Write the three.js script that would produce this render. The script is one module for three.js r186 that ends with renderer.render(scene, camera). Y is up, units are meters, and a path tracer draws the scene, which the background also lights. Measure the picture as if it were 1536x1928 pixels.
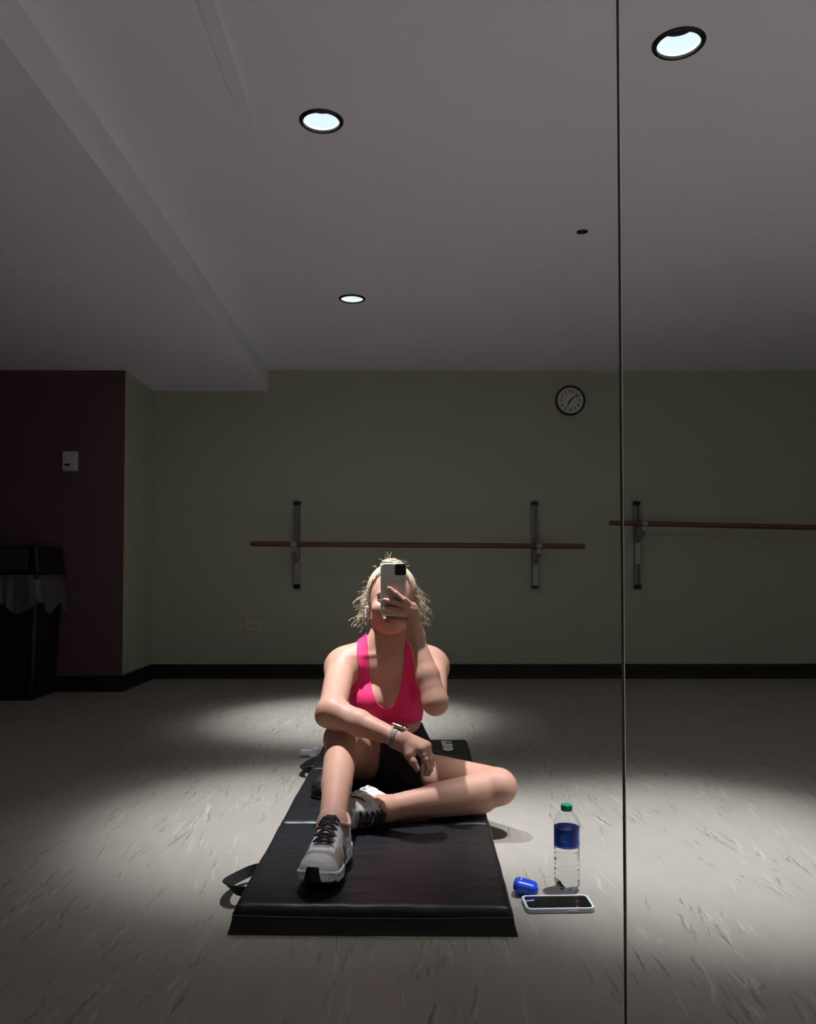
import * as THREE from 'three';
import { RoundedBoxGeometry } from 'three/addons/geometries/RoundedBoxGeometry.js';
import { mergeGeometries, mergeVertices } from 'three/addons/utils/BufferGeometryUtils.js';
import { ImprovedNoise } from 'three/addons/math/ImprovedNoise.js';

// ---------------------------------------------------------------- camera, exposure, lamps
const scene = new THREE.Scene();
scene.background = new THREE.Color(0x000000);
const FOCAL = 1539;                                   // focal length in pixels of a 1536 x 2048 frame
const camera = new THREE.PerspectiveCamera(2 * Math.atan(1024 / FOCAL) * 180 / Math.PI, 1536 / 2048, 0.05, 60);
camera.setViewOffset(1536, 2048, 0, 0, 1536, 1928);   // the bottom of the frame is cropped
camera.position.set(0, 0.78, 0);
camera.rotation.order = 'YXZ';
camera.rotation.set(0.0312, -0.00715, 0);
scene.add(camera);
const renderer = new THREE.WebGLRenderer({ antialias: true });
renderer.toneMapping = THREE.LinearToneMapping;
renderer.toneMappingExposure = 1.0;
renderer.shadowMap.enabled = true;

const CEIL = 2.22;
const LAMP_COLOUR = new THREE.Color().setRGB(0.955, 0.98, 1.05);
// x, z, power, label of each recessed lamp: the row goes on behind the camera
const LAMPS = [
  [-0.267, -4.31, 1.0, 'recessed ceiling downlight farthest back, above the wall barre'],
  [-0.260, -2.585, 1.0, 'recessed ceiling downlight above the seated woman'],
  [0.757, -2.19, 1.0, 'recessed ceiling downlight right of the dark vertical mirror joint', [0.80, -2.34]],
  [2.90, -2.25, 1.0, 'recessed ceiling downlight far out of view to the right'],
  [1.85, -0.85, 1.0, 'recessed ceiling downlight out of view beside the camera on the right'],
  [-0.265, 0.20, 1.0, 'recessed ceiling downlight just behind the camera on the left'],
  [0.765, -0.19, 1.0, 'recessed ceiling downlight overhead by the camera'],
  [-0.27, 1.93, 1.0, 'recessed ceiling downlight well behind the camera on the left'],
  [1.85, 1.60, 1.0, 'recessed ceiling downlight well behind the camera on the right'],
  [0.765, 1.75, 1.0, 'recessed ceiling downlight well behind the camera in the middle'],
  [2.90, -0.60, 1.0, 'recessed ceiling downlight in the unseen right half of the room'],
  [3.90, -1.50, 1.0, 'recessed ceiling downlight nearest the unseen right wall'],
];
const LAMP_POWER = 20.5, LAMP_ANGLE = 0.37, LAMP_PENUMBRA = 1.0, FIELD_POWER = 5, FIELD_ANGLE = 0.47, LAMP_SPILL = 0.14;
function addSpot(x, z, power, aim = [x, z]) {            // one lamp is swivelled a little towards the mat
  const s = new THREE.SpotLight(LAMP_COLOUR, LAMP_POWER * power, 0, LAMP_ANGLE, LAMP_PENUMBRA, 2);
  s.position.set(x, CEIL - 0.006, z);
  s.target.position.set(aim[0], 0, aim[1]);
  s.castShadow = true; s.shadow.radius = 1.6; s.shadow.mapSize.set(1024, 1024);
  scene.add(s); scene.add(s.target);
  // the softer field round the beam, and the wide spill of the white reflector
  for (const [p, angle, pen] of [[FIELD_POWER, FIELD_ANGLE, 1], [LAMP_SPILL, 1.5, 0.3]]) {
    const w = new THREE.SpotLight(LAMP_COLOUR, p * power, 0, angle, pen, 2);
    w.position.copy(s.position); w.target = s.target; w.castShadow = true; w.shadow.radius = 1.8; scene.add(w);
  }
}
for (const [x, z, p, , aim] of LAMPS) addSpot(x, z, p, aim);

// ---------------------------------------------------------------- helpers
let seed = 12345;
function rnd() { seed = (seed * 1664525 + 1013904223) >>> 0; return seed / 4294967296; }
const R = (a, b) => a + (b - a) * rnd();
const noise = new ImprovedNoise();
const V = (x, y, z) => new THREE.Vector3(x, y, z);
const used = new Map();
function numbered(name) {
  const n = used.get(name) || 0; used.set(name, n + 1);
  return n ? name + '_' + String(n).padStart(3, '0') : name;
}
function thing(name, label, category, [x, y, z] = [0, 0, 0], turn = 0, group) {
  const o = new THREE.Group(); o.name = numbered(name); scene.add(o);
  o.position.set(x, y, z); o.rotation.y = turn; o.userData = { label, category };
  if (group) o.userData.group = group;
  return o;
}
function mesh(name, geo, mat, parent, label) {
  const m = new THREE.Mesh(geo, mat); m.name = parent === scene ? numbered(name) : name;
  m.castShadow = m.receiveShadow = true; parent.add(m);
  if (label) m.userData.label = label;
  return m;
}
function struct(name, geo, mat, label) {
  const m = mesh(name, geo, mat, scene); m.userData = { kind: 'structure', label, category: name.split('_')[0] };
  return m;
}
function lin(r, g, b) { return new THREE.Color().setRGB(r, g, b); }
function std(r, g, b, rough = 0.6, metal = 0, extra = {}) {
  return new THREE.MeshPhysicalMaterial({ color: lin(r, g, b), roughness: rough, metalness: metal, ...extra });
}
function box(w, h, d, x = 0, y = 0, z = 0) { return new THREE.BoxGeometry(w, h, d).translate(x, y, z); }
function rbox(w, h, d, r, x = 0, y = 0, z = 0, seg = 3) { return new RoundedBoxGeometry(w, h, d, seg, r).translate(x, y, z); }
function span(x0, x1, y0, y1, z0, z1) { return box(x1 - x0, y1 - y0, z1 - z0, (x0 + x1) / 2, (y0 + y1) / 2, (z0 + z1) / 2); }
function lathe(pts, seg = 48) { return new THREE.LatheGeometry(pts.map(p => new THREE.Vector2(p[0], p[1])), seg); }
function tube(pts, r, seg = 24, rs = 6, closed = false) {
  return new THREE.TubeGeometry(new THREE.CatmullRomCurve3(pts.map(p => p.isVector3 ? p : V(...p)), closed), seg, r, rs, closed);
}
function planarUV(geo, size, a = 0, b = 2) {         // uv in metres from two axes
  const p = geo.attributes.position, uv = new Float32Array(p.count * 2);
  for (let i = 0; i < p.count; i++) { const q = [p.getX(i), p.getY(i), p.getZ(i)]; uv[2 * i] = q[a] / size; uv[2 * i + 1] = q[b] / size; }
  geo.setAttribute('uv', new THREE.BufferAttribute(uv, 2)); return geo;
}
function dataTex(w, h, fn, srgb) {
  const d = new Uint8Array(w * h * 4);
  for (let y = 0, i = 0; y < h; y++) for (let x = 0; x < w; x++, i += 4) { const c = fn(x, y); d[i] = c[0]; d[i + 1] = c[1]; d[i + 2] = c[2]; d[i + 3] = 255; }
  const t = new THREE.DataTexture(d, w, h); t.wrapS = t.wrapT = THREE.RepeatWrapping; t.magFilter = THREE.LinearFilter;
  t.minFilter = THREE.LinearMipmapLinearFilter; t.generateMipmaps = true;
  if (srgb) t.colorSpace = THREE.SRGBColorSpace; t.needsUpdate = true; return t;
}
function ribbon(pts, ups, w, t) {                    // flat strap along pts, width w across ups
  const P = [], I = [], n = pts.length;
  for (let i = 0; i < n; i++) {
    const tan = pts[Math.min(n - 1, i + 1)].clone().sub(pts[Math.max(0, i - 1)]).normalize();
    const u = ups[i].clone().addScaledVector(tan, -ups[i].dot(tan)).normalize(), s = tan.clone().cross(u);
    for (const [a, b] of [[1, 1], [-1, 1], [-1, -1], [1, -1]]) { const q = pts[i].clone().addScaledVector(u, a * w / 2).addScaledVector(s, b * t / 2); P.push(q.x, q.y, q.z); }
    if (i) for (let k = 0; k < 4; k++) { const a = (i - 1) * 4 + k, b = (i - 1) * 4 + (k + 1) % 4, c = a + 4, d = b + 4; I.push(a, c, b, b, c, d); }
  }
  I.push(0, 1, 2, 0, 2, 3); const e = (n - 1) * 4; I.push(e, e + 2, e + 1, e, e + 3, e + 2);
  const g = new THREE.BufferGeometry(); g.setAttribute('position', new THREE.Float32BufferAttribute(P, 3)); g.setIndex(I);
  const f = g.toNonIndexed(); f.computeVertexNormals(); return f;
}

// ---------------------------------------------------------------- surfaces
function floorTexture() {                            // streaked sheet vinyl: chips drawn out along the depth of the room
  const N = 2048, SIZE = 3.2, a = new Float32Array(N * N);
  for (let y = 0; y < N; y++) for (let x = 0; x < N; x++) {
    const u = x / N * 2 * Math.PI, v = y / N * 2 * Math.PI;
    const n1 = noise.noise(Math.cos(u) * 2.2 + 9, Math.sin(u) * 2.2 + Math.cos(v) * 1.6, Math.sin(v) * 1.6);
    const n2 = noise.noise(Math.cos(u) * 16 + 3, Math.sin(u) * 16 + Math.cos(v) * 5, Math.sin(v) * 5);
    a[y * N + x] = 0.05 * n1 + 0.05 * n2 + (rnd() - 0.5) * 0.035;
  }
  const fleck = (cx, cy, len, wid, ang, val) => {
    const L = len / SIZE * N, W = wid / SIZE * N, c = Math.cos(ang), s = Math.sin(ang), b = Math.ceil(L / 2 + W) + 2, ph = rnd() * 99;
    for (let j = -b; j <= b; j++) for (let i = -b; i <= b; i++) {
      const l = (j * c + i * s) / (L / 2), w0 = (i * c - j * s);
      if (Math.abs(l) > 1) continue;
      const bend = W * 0.9 * noise.noise(l * 1.2, ph, 2.1), ww = W / 2 * (1 - l * l) * (0.75 + 0.8 * noise.noise(l * 4, ph, 0.5));
      const q = Math.abs(w0 - bend) / Math.max(ww, 0.35);
      if (q > 1.3) continue;
      const k = Math.min(1, (1.3 - q) * 2), X = ((cx + i) % N + N) % N | 0, Y = ((cy + j) % N + N) % N | 0;
      a[Y * N + X] += val * k * (0.6 + 0.4 * noise.noise(i * 0.3, j * 0.12, ph));
    }
  };
  for (let k = 0; k < 250; k++) {                    // clusters of chips
    const cx = rnd() * N, cy = rnd() * N, m = 4 + rnd() * 9 | 0, base = R(-0.16, 0.16);
    for (let i = 0; i < m; i++) {
      const ang = base + R(-0.10, 0.10), x = cx + R(-45, 45), y = cy + R(-150, 150), len = R(0.03, 0.17), wid = R(0.003, 0.0115);
      fleck(x, y, len, wid, ang, rnd() < 0.6 ? R(-0.6, -0.25) : R(0.2, 0.42));
      if (rnd() < 0.5) fleck(x + wid / SIZE * N * 0.8, y, len * 0.9, wid * 0.6, ang, R(0.2, 0.42));
    }
  }
  for (let k = 0; k < 520; k++) fleck(rnd() * N, rnd() * N, R(0.015, 0.08), R(0.002, 0.007), R(-0.35, 0.35), rnd() < 0.55 ? R(-0.5, -0.15) : R(0.12, 0.35));
  for (let k = 0; k < 14; k++) fleck(rnd() * N, rnd() * N, R(0.008, 0.018), R(0.007, 0.012), R(0, 3), R(-0.5, -0.3));
  return dataTex(N, N, (x, y) => {
    const v = Math.max(0.25, 1 + a[y * N + x]), g = l => 255 * Math.pow(Math.min(1, l), 1 / 2.2);
    return [g(0.362 * v), g(0.334 * v), g(0.286 * v)];
  }, true);
}
const plasterBump = dataTex(512, 512, () => { const v = 120 + rnd() * 60; return [v, v, v]; });
const M = {
  floor: new THREE.MeshPhysicalMaterial({ map: floorTexture(), roughness: 0.42, specularIntensity: 0.7 }),
  ceiling: std(0.90, 0.89, 0.975, 0.9, 0, { bumpMap: plasterBump, bumpScale: 0.0004 }),
  olive: std(0.46, 0.48, 0.385, 0.75, 0, { bumpMap: plasterBump, bumpScale: 0.0004 }),
  maroon: std(0.135, 0.072, 0.080, 0.7, 0, { bumpMap: plasterBump, bumpScale: 0.0004 }),
  cove: std(0.006, 0.006, 0.006, 0.5),
  black: std(0.008, 0.008, 0.008, 0.5),
  blackPlastic: std(0.006, 0.006, 0.006, 0.32),
  white: std(0.78, 0.78, 0.76, 0.5),
  alu: std(0.40, 0.40, 0.41, 0.42, 0.75),
  aluDark: std(0.30, 0.30, 0.31, 0.45, 0.75),
  bronze: std(0.035, 0.033, 0.030, 0.38, 0.7),
};
// ---------------------------------------------------------------- the room
const XL = -3.6, XR = 4.6, ZB = -5.88, ZF = 3.45, SOFFIT_X = -0.972, SOFFIT_Y = 2.068, ZM = -5.27, XC = -1.795;
{
  struct('floor', planarUV(span(XL - 0.15, XR + 0.15, -0.12, 0, ZB - 0.15, ZF + 0.15), 3.2), M.floor, 'taupe streaked vinyl studio floor with pools of lamplight');
  const sh = new THREE.Shape([new THREE.Vector2(XL - 0.15, -(ZF + 0.15)), new THREE.Vector2(XR + 0.15, -(ZF + 0.15)), new THREE.Vector2(XR + 0.15, -(ZB - 0.15)), new THREE.Vector2(XL - 0.15, -(ZB - 0.15))]);
  for (const [x, z] of [...LAMPS, [0.768, -3.44]]) {
    const h = new THREE.Path(); h.absarc(x, -z, x === 0.768 ? 0.024 : 0.060, 0, Math.PI * 2, true); sh.holes.push(h);
  }
  const cg = new THREE.ExtrudeGeometry(sh, { depth: 0.12, bevelEnabled: false, curveSegments: 40 }).rotateX(-Math.PI / 2).translate(0, CEIL, 0);
  struct('ceiling', planarUV(cg, 0.6), M.ceiling, 'plain painted ceiling with recessed downlights');
  struct('ceiling_soffit', planarUV(span(XL, SOFFIT_X, SOFFIT_Y, CEIL + 0.01, ZB, ZF), 0.6), M.ceiling, 'lowered ceiling soffit running along the left side');
  struct('wall_back', planarUV(span(XC - 0.15, XR + 0.15, 0, CEIL, ZB - 0.15, ZB), 0.6, 0, 1), M.olive, 'olive green back wall with the clock and barres');
  struct('wall_return', planarUV(span(XC - 0.15, XC, 0, CEIL, ZB, ZM - 0.012), 0.6, 2, 1), M.olive, 'narrow olive green wall return beside the dark maroon wall');
  struct('wall_back_left', planarUV(span(XL - 0.15, XC, 0, CEIL, ZM - 0.012, ZM), 0.6, 0, 1), M.maroon, 'dark maroon wall with the thermostat');
  struct('wall_left', planarUV(span(XL - 0.15, XL, 0, CEIL, ZM, ZF + 0.15), 0.6, 2, 1), M.maroon, 'dark maroon side wall out of view on the left');
  struct('wall_right', planarUV(span(XR, XR + 0.15, 0, CEIL, ZB - 0.15, ZF + 0.15), 0.6, 2, 1), M.olive, 'olive green side wall out of view on the right');
  struct('wall_front', planarUV(span(XL - 0.15, XR + 0.15, 0, CEIL, ZF, ZF + 0.15), 0.6, 0, 1), M.olive, 'olive green wall behind the camera');
  const cove = (x0, z0, x1, z1) => {                 // vinyl cove base with a flared foot
    const len = Math.hypot(x1 - x0, z1 - z0), s = new THREE.Shape();
    s.moveTo(0, 0); s.lineTo(0.022, 0); s.quadraticCurveTo(0.008, 0.004, 0.006, 0.02); s.lineTo(0.005, 0.098); s.quadraticCurveTo(0.005, 0.102, 0.001, 0.102); s.lineTo(0, 0.102);
    const g = new THREE.ExtrudeGeometry(s, { depth: len, bevelEnabled: false }); g.rotateY(Math.atan2(x1 - x0, z1 - z0)); g.translate(x0, 0, z0); return g;
  };
  // extrusion runs along +z turned towards (x1, z1); the profile faces +x before the turn
  struct('baseboard_back', cove(XR, ZB, XC, ZB).scale(1, 1, 1), M.cove, 'black vinyl baseboard along the olive back wall');
  struct('baseboard_return', cove(XC, ZB, XC, ZM), M.cove, 'black vinyl baseboard on the narrow wall return');
  struct('baseboard_back_left', cove(XC + 0.006, ZM, XL, ZM), M.cove, 'black vinyl baseboard along the dark maroon wall');
  // joint between two mirror panels: a dark gap and the polished edge of the right-hand panel
  const joint = new THREE.Group(); joint.name = 'trim_1'; scene.add(joint); joint.position.set(0.3285, 0, -1.22);
  joint.userData = { kind: 'structure', label: 'thin dark vertical joint between two mirror panels', category: 'trim' };
  mesh('gap_strip', box(0.0027, CEIL, 0.004, 0, CEIL / 2, 0), std(0.004, 0.004, 0.005, 0.6), joint);
  mesh('polished_edge', new THREE.CylinderGeometry(0.0009, 0.0009, CEIL, 12).translate(0.0021, CEIL / 2, 0.001), std(0.75, 0.75, 0.74, 0.35, 0.6), joint, 'polished bright edge of the glass');
}
// ---------------------------------------------------------------- recessed lamps
{
  const glow = new THREE.MeshStandardMaterial({ color: lin(0.8, 0.8, 0.8), roughness: 0.5, emissive: lin(0.62, 0.76, 0.86), emissiveIntensity: 0.78 });
  const glowRim = new THREE.MeshStandardMaterial({ color: lin(0.8, 0.8, 0.8), roughness: 0.5, emissive: lin(0.9, 1, 1), emissiveIntensity: 1.3 });
  const bulbFace = std(0.10, 0.13, 0.15, 0.3), dark = std(0.01, 0.01, 0.012, 0.5);
  const ring = lathe([[0.0575, 0.004], [0.0575, -0.005], [0.0605, -0.0075], [0.067, -0.006], [0.071, -0.002], [0.0715, 0.0]], 64);
  const cone = lathe([[0.0572, 0.006], [0.0565, 0.018], [0.054, 0.036], [0.050, 0.052]], 64);
  const rim = lathe([[0.0576, 0.0], [0.0572, 0.006]], 64);
  const can = lathe([[0.0595, 0.0], [0.0595, 0.115], [0.0, 0.115]], 40);
  const socket = lathe([[0.050, 0.052], [0.052, 0.110], [0.0, 0.110]], 40);
  const bulb = lathe([[0.0, 0.058], [0.020, 0.059], [0.030, 0.066], [0.026, 0.095], [0.012, 0.109]], 32);
  for (const [x, z, p, label] of LAMPS) {
    const t = thing('recessed_downlight', label, 'downlight', [x, CEIL, z], 0, 'recessed downlights in the ceiling');
    mesh('trim_ring', ring, M.bronze, t, 'dark metal trim ring');
    mesh('reflector', cone, glow, t, 'glowing white reflector cone');
    mesh('reflector_lip', rim, glowRim, t);
    mesh('housing', can, M.black, t);
    mesh('socket', socket, dark, t);
    mesh('bulb', bulb, bulbFace, t).position.set(-0.010, 0, 0);
  }
  const s = thing('sprinkler_cover', 'small dark round hole with a recessed cap in the ceiling', 'ceiling fitting', [0.768, CEIL, -3.44]);
  mesh('cup', lathe([[0.0245, -0.001], [0.0235, 0.001], [0.0235, 0.03], [0.0, 0.03]], 32), std(0.06, 0.055, 0.05, 0.5), s);
  mesh('cap', lathe([[0.0, 0.012], [0.017, 0.013], [0.018, 0.02], [0, 0.025]], 24), std(0.11, 0.10, 0.08, 0.5), s);
}
// ceiling hatches and the flat raceway
{
  const h = thing('access_panel', 'small square access panel in the lowered soffit above the maroon wall', 'access panel', [-1.58, SOFFIT_Y, -3.57]);
  mesh('door', rbox(0.19, 0.004, 0.17, 0.0015, 0, -0.001, 0, 2), M.ceiling, h);
  mesh('frame', mergeGeometries([box(0.23, 0.0024, 0.012, 0, -0.0005, 0.099), box(0.23, 0.0024, 0.012, 0, -0.0005, -0.099), box(0.012, 0.0024, 0.198, 0.109, -0.0005, 0), box(0.012, 0.0024, 0.198, -0.109, -0.0005, 0)]), M.ceiling, h);
  const r = thing('ceiling_raceway', 'flat white raceway strip on the ceiling beside the lowered soffit', 'raceway', [-0.497, CEIL, -1.75], 0);
  mesh('strip', rbox(0.046, 0.008, 1.80, 0.002, 0, -0.002, 0, 2), M.ceiling, r);
  const q = thing('ceiling_panel', 'faint flush panel in the ceiling between soffit and raceway', 'ceiling panel', [-0.68, CEIL, -1.85], 0);
  mesh('panel', rbox(0.30, 0.0035, 1.30, 0.0012, 0, -0.0005, 0, 2), M.ceiling, q);
}
// ---------------------------------------------------------------- wall barres
const woodTex = dataTex(256, 1024, (x, y) => {
  const n = 0.5 + 0.5 * noise.noise(x * 0.06, y * 0.004, 3.3) + 0.35 * noise.noise(x * 0.35, y * 0.01, 8.1);
  return [100 + 32 * n, 66 + 22 * n, 44 + 15 * n];
}, true);
const wood = new THREE.MeshPhysicalMaterial({ map: woodTex, roughness: 0.45 });
function makeBarre(label, x0, x1, yL, yR, brackets) {
  // origin on the wall; x along the wall, the bar 0.20 m in front of it
  const t = thing('wall_barre', label, 'barre', [0, 0, ZB], 0);
  const L = x1 - x0, bar = lathe([[0, -L / 2], [0.014, -L / 2], [0.0175, -L / 2 + 0.006], [0.0185, -L / 2 + 0.02], [0.0185, L / 2 - 0.02], [0.0175, L / 2 - 0.006], [0.014, L / 2], [0, L / 2]], 28);
  bar.rotateZ(Math.PI / 2 + Math.atan2(yR - yL, L)); bar.translate((x0 + x1) / 2, (yL + yR) / 2, 0.20);
  mesh('bar', bar, wood, t, 'round varnished wooden bar');
  for (const bx of brackets) {
    const by = yL + (yR - yL) * (bx - x0) / L, b = new THREE.Group(); b.name = 'bracket'; t.add(b); b.position.set(bx, 0, 0);
    mesh('channel', mergeGeometries([box(0.044, 0.57, 0.006, 0, 0.955, 0.003), box(0.007, 0.57, 0.024, -0.0185, 0.955, 0.018), box(0.007, 0.57, 0.024, 0.0185, 0.955, 0.018),
      box(0.006, 0.57, 0.004, -0.014, 0.955, 0.028), box(0.006, 0.57, 0.004, 0.014, 0.955, 0.028)]), M.aluDark, b, 'grooved aluminium wall channel');
    for (const y of [0.656, 1.254]) mesh('end_cap', rbox(0.049, 0.028, 0.036, 0.004, 0, y, 0.0185), M.blackPlastic, b);
    // slider carriage with a raking arm
    mesh('slider', rbox(0.038, 0.17, 0.012, 0.003, 0, by - 0.195, 0.036), M.alu, b);
    for (const y of [by - 0.14, by - 0.25]) mesh('bolt', new THREE.CylinderGeometry(0.006, 0.006, 0.008, 12).rotateX(Math.PI / 2).translate(0, y, 0.044), M.aluDark, b);
    const s = new THREE.Shape(); s.moveTo(0.030, -0.125); s.lineTo(0.050, -0.125); s.lineTo(0.200, -0.050); s.lineTo(0.205, -0.012); s.lineTo(0.030, -0.030); s.closePath();
    const g = new THREE.ExtrudeGeometry(s, { depth: 0.026, bevelEnabled: true, bevelSize: 0.002, bevelThickness: 0.002, bevelSegments: 1 }).translate(0, 0, -0.013).rotateY(-Math.PI / 2).translate(0, by, 0);
    mesh('arm', g, M.alu, b);
    const sad = new THREE.TorusGeometry(0.0205, 0.0035, 8, 28).rotateY(Math.PI / 2);
    mesh('saddle', mergeGeometries([new THREE.CylinderGeometry(0.0215, 0.0215, 0.036, 28, 1, true).rotateZ(Math.PI / 2).translate(0, by, 0.20), sad.clone().translate(-0.018, by, 0.20), sad.clone().translate(0.018, by, 0.20)]), M.alu, b);
  }
}
makeBarre('lower wooden wall barre on two brackets behind the seated woman', -1.052, 1.272, 0.957, 0.940, [-0.752, 0.952]);
makeBarre('higher wooden wall barre on the right, crossed by the mirror joint', 1.445, 3.77, 1.104, 1.052, [1.688, 3.40]);

// ---------------------------------------------------------------- clock, outlet, thermostat
{
  const t = thing('wall_clock', 'round black framed wall clock with white face and mirrored numerals', 'clock', [1.213, 1.998, ZB]);
  mesh('case', lathe([[0, 0.0], [0.104, 0.0], [0.107, 0.004], [0.107, 0.036], [0.104, 0.041], [0.099, 0.041], [0.095, 0.034], [0.094, 0.024]], 64).rotateX(Math.PI / 2), M.blackPlastic, t, 'black plastic rim');
  const c = document.createElement('canvas'); c.width = c.height = 512; const g = c.getContext('2d');
  g.fillStyle = '#dcdce2'; g.fillRect(0, 0, 512, 512); g.translate(512, 0); g.scale(-1, 1);
  g.fillStyle = '#15151a'; g.font = 'bold 80px sans-serif'; g.textAlign = 'center'; g.textBaseline = 'middle';
  for (let i = 1; i <= 12; i++) { const a = i * Math.PI / 6; g.fillText(String(i), 256 + Math.sin(a) * 178, 256 - Math.cos(a) * 178); }
  g.fillStyle = '#55555c'; for (let i = 0; i < 60; i++) { const a = i * Math.PI / 30; g.beginPath(); g.arc(256 + Math.sin(a) * 238, 256 - Math.cos(a) * 238, i % 5 ? 2 : 4, 0, 7); g.fill(); }
  const ft = new THREE.CanvasTexture(c); ft.colorSpace = THREE.SRGBColorSpace;
  mesh('face', new THREE.CircleGeometry(0.096, 64).translate(0, 0, 0.024), new THREE.MeshStandardMaterial({ map: ft, roughness: 0.6 }), t, 'white clock face with mirrored numerals');
  const hand = (len, w, ang, z, name) => {
    const s = new THREE.Shape(); s.moveTo(-w / 2, -0.012); s.lineTo(w / 2, -0.012); s.lineTo(w * 0.62, len * 0.35); s.lineTo(w * 0.18, len); s.lineTo(-w * 0.18, len); s.lineTo(-w * 0.62, len * 0.35); s.closePath();
    mesh(name, new THREE.ExtrudeGeometry(s, { depth: 0.0012, bevelEnabled: false }).rotateZ(ang).translate(0, 0, z), M.black, t);
  };
  hand(0.070, 0.007, -0.82, 0.028, 'minute_hand'); hand(0.047, 0.008, Math.PI - 0.52, 0.026, 'hour_hand');
  mesh('hand_hub', new THREE.CylinderGeometry(0.005, 0.005, 0.007, 16).rotateX(Math.PI / 2).translate(0, 0, 0.029), M.black, t);
  mesh('crystal', new THREE.CircleGeometry(0.0955, 48).translate(0, 0, 0.035), new THREE.MeshPhysicalMaterial({ color: 0xffffff, roughness: 0.05, transmission: 1, thickness: 0, ior: 1.3 }), t);

  const o = thing('wall_outlet', 'white horizontal double power outlet low on the olive wall', 'outlet', [-1.069, 0.378, ZB]);
  mesh('plate', rbox(0.115, 0.070, 0.008, 0.003, 0, 0, 0.004), std(0.62, 0.58, 0.56, 0.4), o);
  for (const x of [-0.021, 0.021]) {
    const r = mesh('receptacle', rbox(0.034, 0.032, 0.004, 0.0018, x, 0, 0.0085), std(0.5, 0.46, 0.45, 0.4), o);
    mesh('slot', mergeGeometries([box(0.009, 0.0025, 0.001, x, 0.007, 0.0106), box(0.008, 0.0025, 0.001, x, -0.007, 0.0106), new THREE.CylinderGeometry(0.0028, 0.0028, 0.001, 10).rotateX(Math.PI / 2).translate(x + 0.010, 0, 0.0106)]), M.black, r);
  }
  mesh('screw', new THREE.CylinderGeometry(0.003, 0.003, 0.002, 10).rotateX(Math.PI / 2).translate(0, 0, 0.0085), M.alu, o);

  const h = thing('thermostat', 'pale rectangular thermostat with dark display on the maroon wall', 'thermostat', [-2.136, 1.476, ZM]);
  mesh('cover', rbox(0.088, 0.124, 0.034, 0.008, 0, 0, 0.018), std(0.62, 0.60, 0.60, 0.45), h);
  mesh('display', rbox(0.036, 0.014, 0.002, 0.0008, -0.010, -0.025, 0.0355, 2), M.blackPlastic, h);
  mesh('backplate', rbox(0.094, 0.13, 0.006, 0.002, 0, 0, 0.003), std(0.5, 0.48, 0.48, 0.5), h);
}
// ---------------------------------------------------------------- trash can
{
  const t = thing('trash_can', 'tall black square trash can with clear bag and swing lid against the maroon wall', 'trash can', [-2.37, 0, -5.05]);
  const taper = (g, y0, y1, s0, s1) => { const p = g.attributes.position; for (let i = 0; i < p.count; i++) { const k = s0 + (s1 - s0) * (p.getY(i) - y0) / (y1 - y0); p.setX(i, p.getX(i) * k); p.setZ(i, p.getZ(i) * k); } g.computeVertexNormals(); return g; };
  mesh('body', taper(rbox(0.42, 0.74, 0.38, 0.025, 0, 0.37, 0, 4), 0, 0.74, 0.86, 1.0), M.blackPlastic, t);
  mesh('rim', rbox(0.445, 0.035, 0.405, 0.012, 0, 0.735, 0), M.blackPlastic, t);
  const lid = mesh('lid', taper(rbox(0.44, 0.17, 0.40, 0.02, 0, 0.837, 0, 4), 0.752, 0.922, 1.0, 0.93), M.blackPlastic, t);
  mesh('swing_flap', rbox(0.34, 0.125, 0.010, 0.004, 0, 0, 0).rotateX(-0.085).translate(-0.015, 0.838, 0.196), std(0.035, 0.028, 0.030, 0.28), lid, 'glossy swing flap');
  mesh('flap_sticker', box(0.024, 0.024, 0.001).rotateZ(Math.PI / 4).rotateX(-0.085).translate(-0.105, 0.882, 0.1985), std(0.10, 0.095, 0.10, 0.5), lid);
  // overhanging clear bag: a pleated skirt round the rim
  const n = 150, m = 12, P = [], I = [];
  for (let j = 0; j <= m; j++) for (let i = 0; i <= n; i++) {
    const a = i / n * 2 * Math.PI, c = Math.cos(a), s = Math.sin(a), k = j / m;
    const sq = Math.pow(Math.pow(Math.abs(c), 8) + Math.pow(Math.abs(s), 8), -1 / 8);
    const pl = noise.noise(c * 7, s * 7, k * 0.8) * 0.018 + noise.noise(c * 19, s * 19, k * 1.5 + 4) * 0.009;
    const len = 0.20 + 0.07 * noise.noise(c * 2.3 + 5, s * 2.3, 1.7), out = 0.004 + (0.010 + pl) * Math.sqrt(k) + 0.018 * k * (noise.noise(c * 1.5, s * 1.5, 9) > 0 ? 1 : 0.2);
    P.push(c * sq * (0.222 + out), 0.748 - len * k, s * sq * (0.202 + out));
    if (j && i) { const b = j * (n + 1) + i; I.push(b, b - 1, b - n - 1, b - 1, b - n - 2, b - n - 1); }
  }
  const g = new THREE.BufferGeometry(); g.setAttribute('position', new THREE.Float32BufferAttribute(P, 3)); g.setIndex(I); g.computeVertexNormals();
  mesh('bag', g, new THREE.MeshPhysicalMaterial({ color: lin(0.75, 0.75, 0.78), roughness: 0.22, transmission: 0.9, thickness: 0, side: THREE.DoubleSide }), t, 'clear plastic bag folded over the rim');
}
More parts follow.
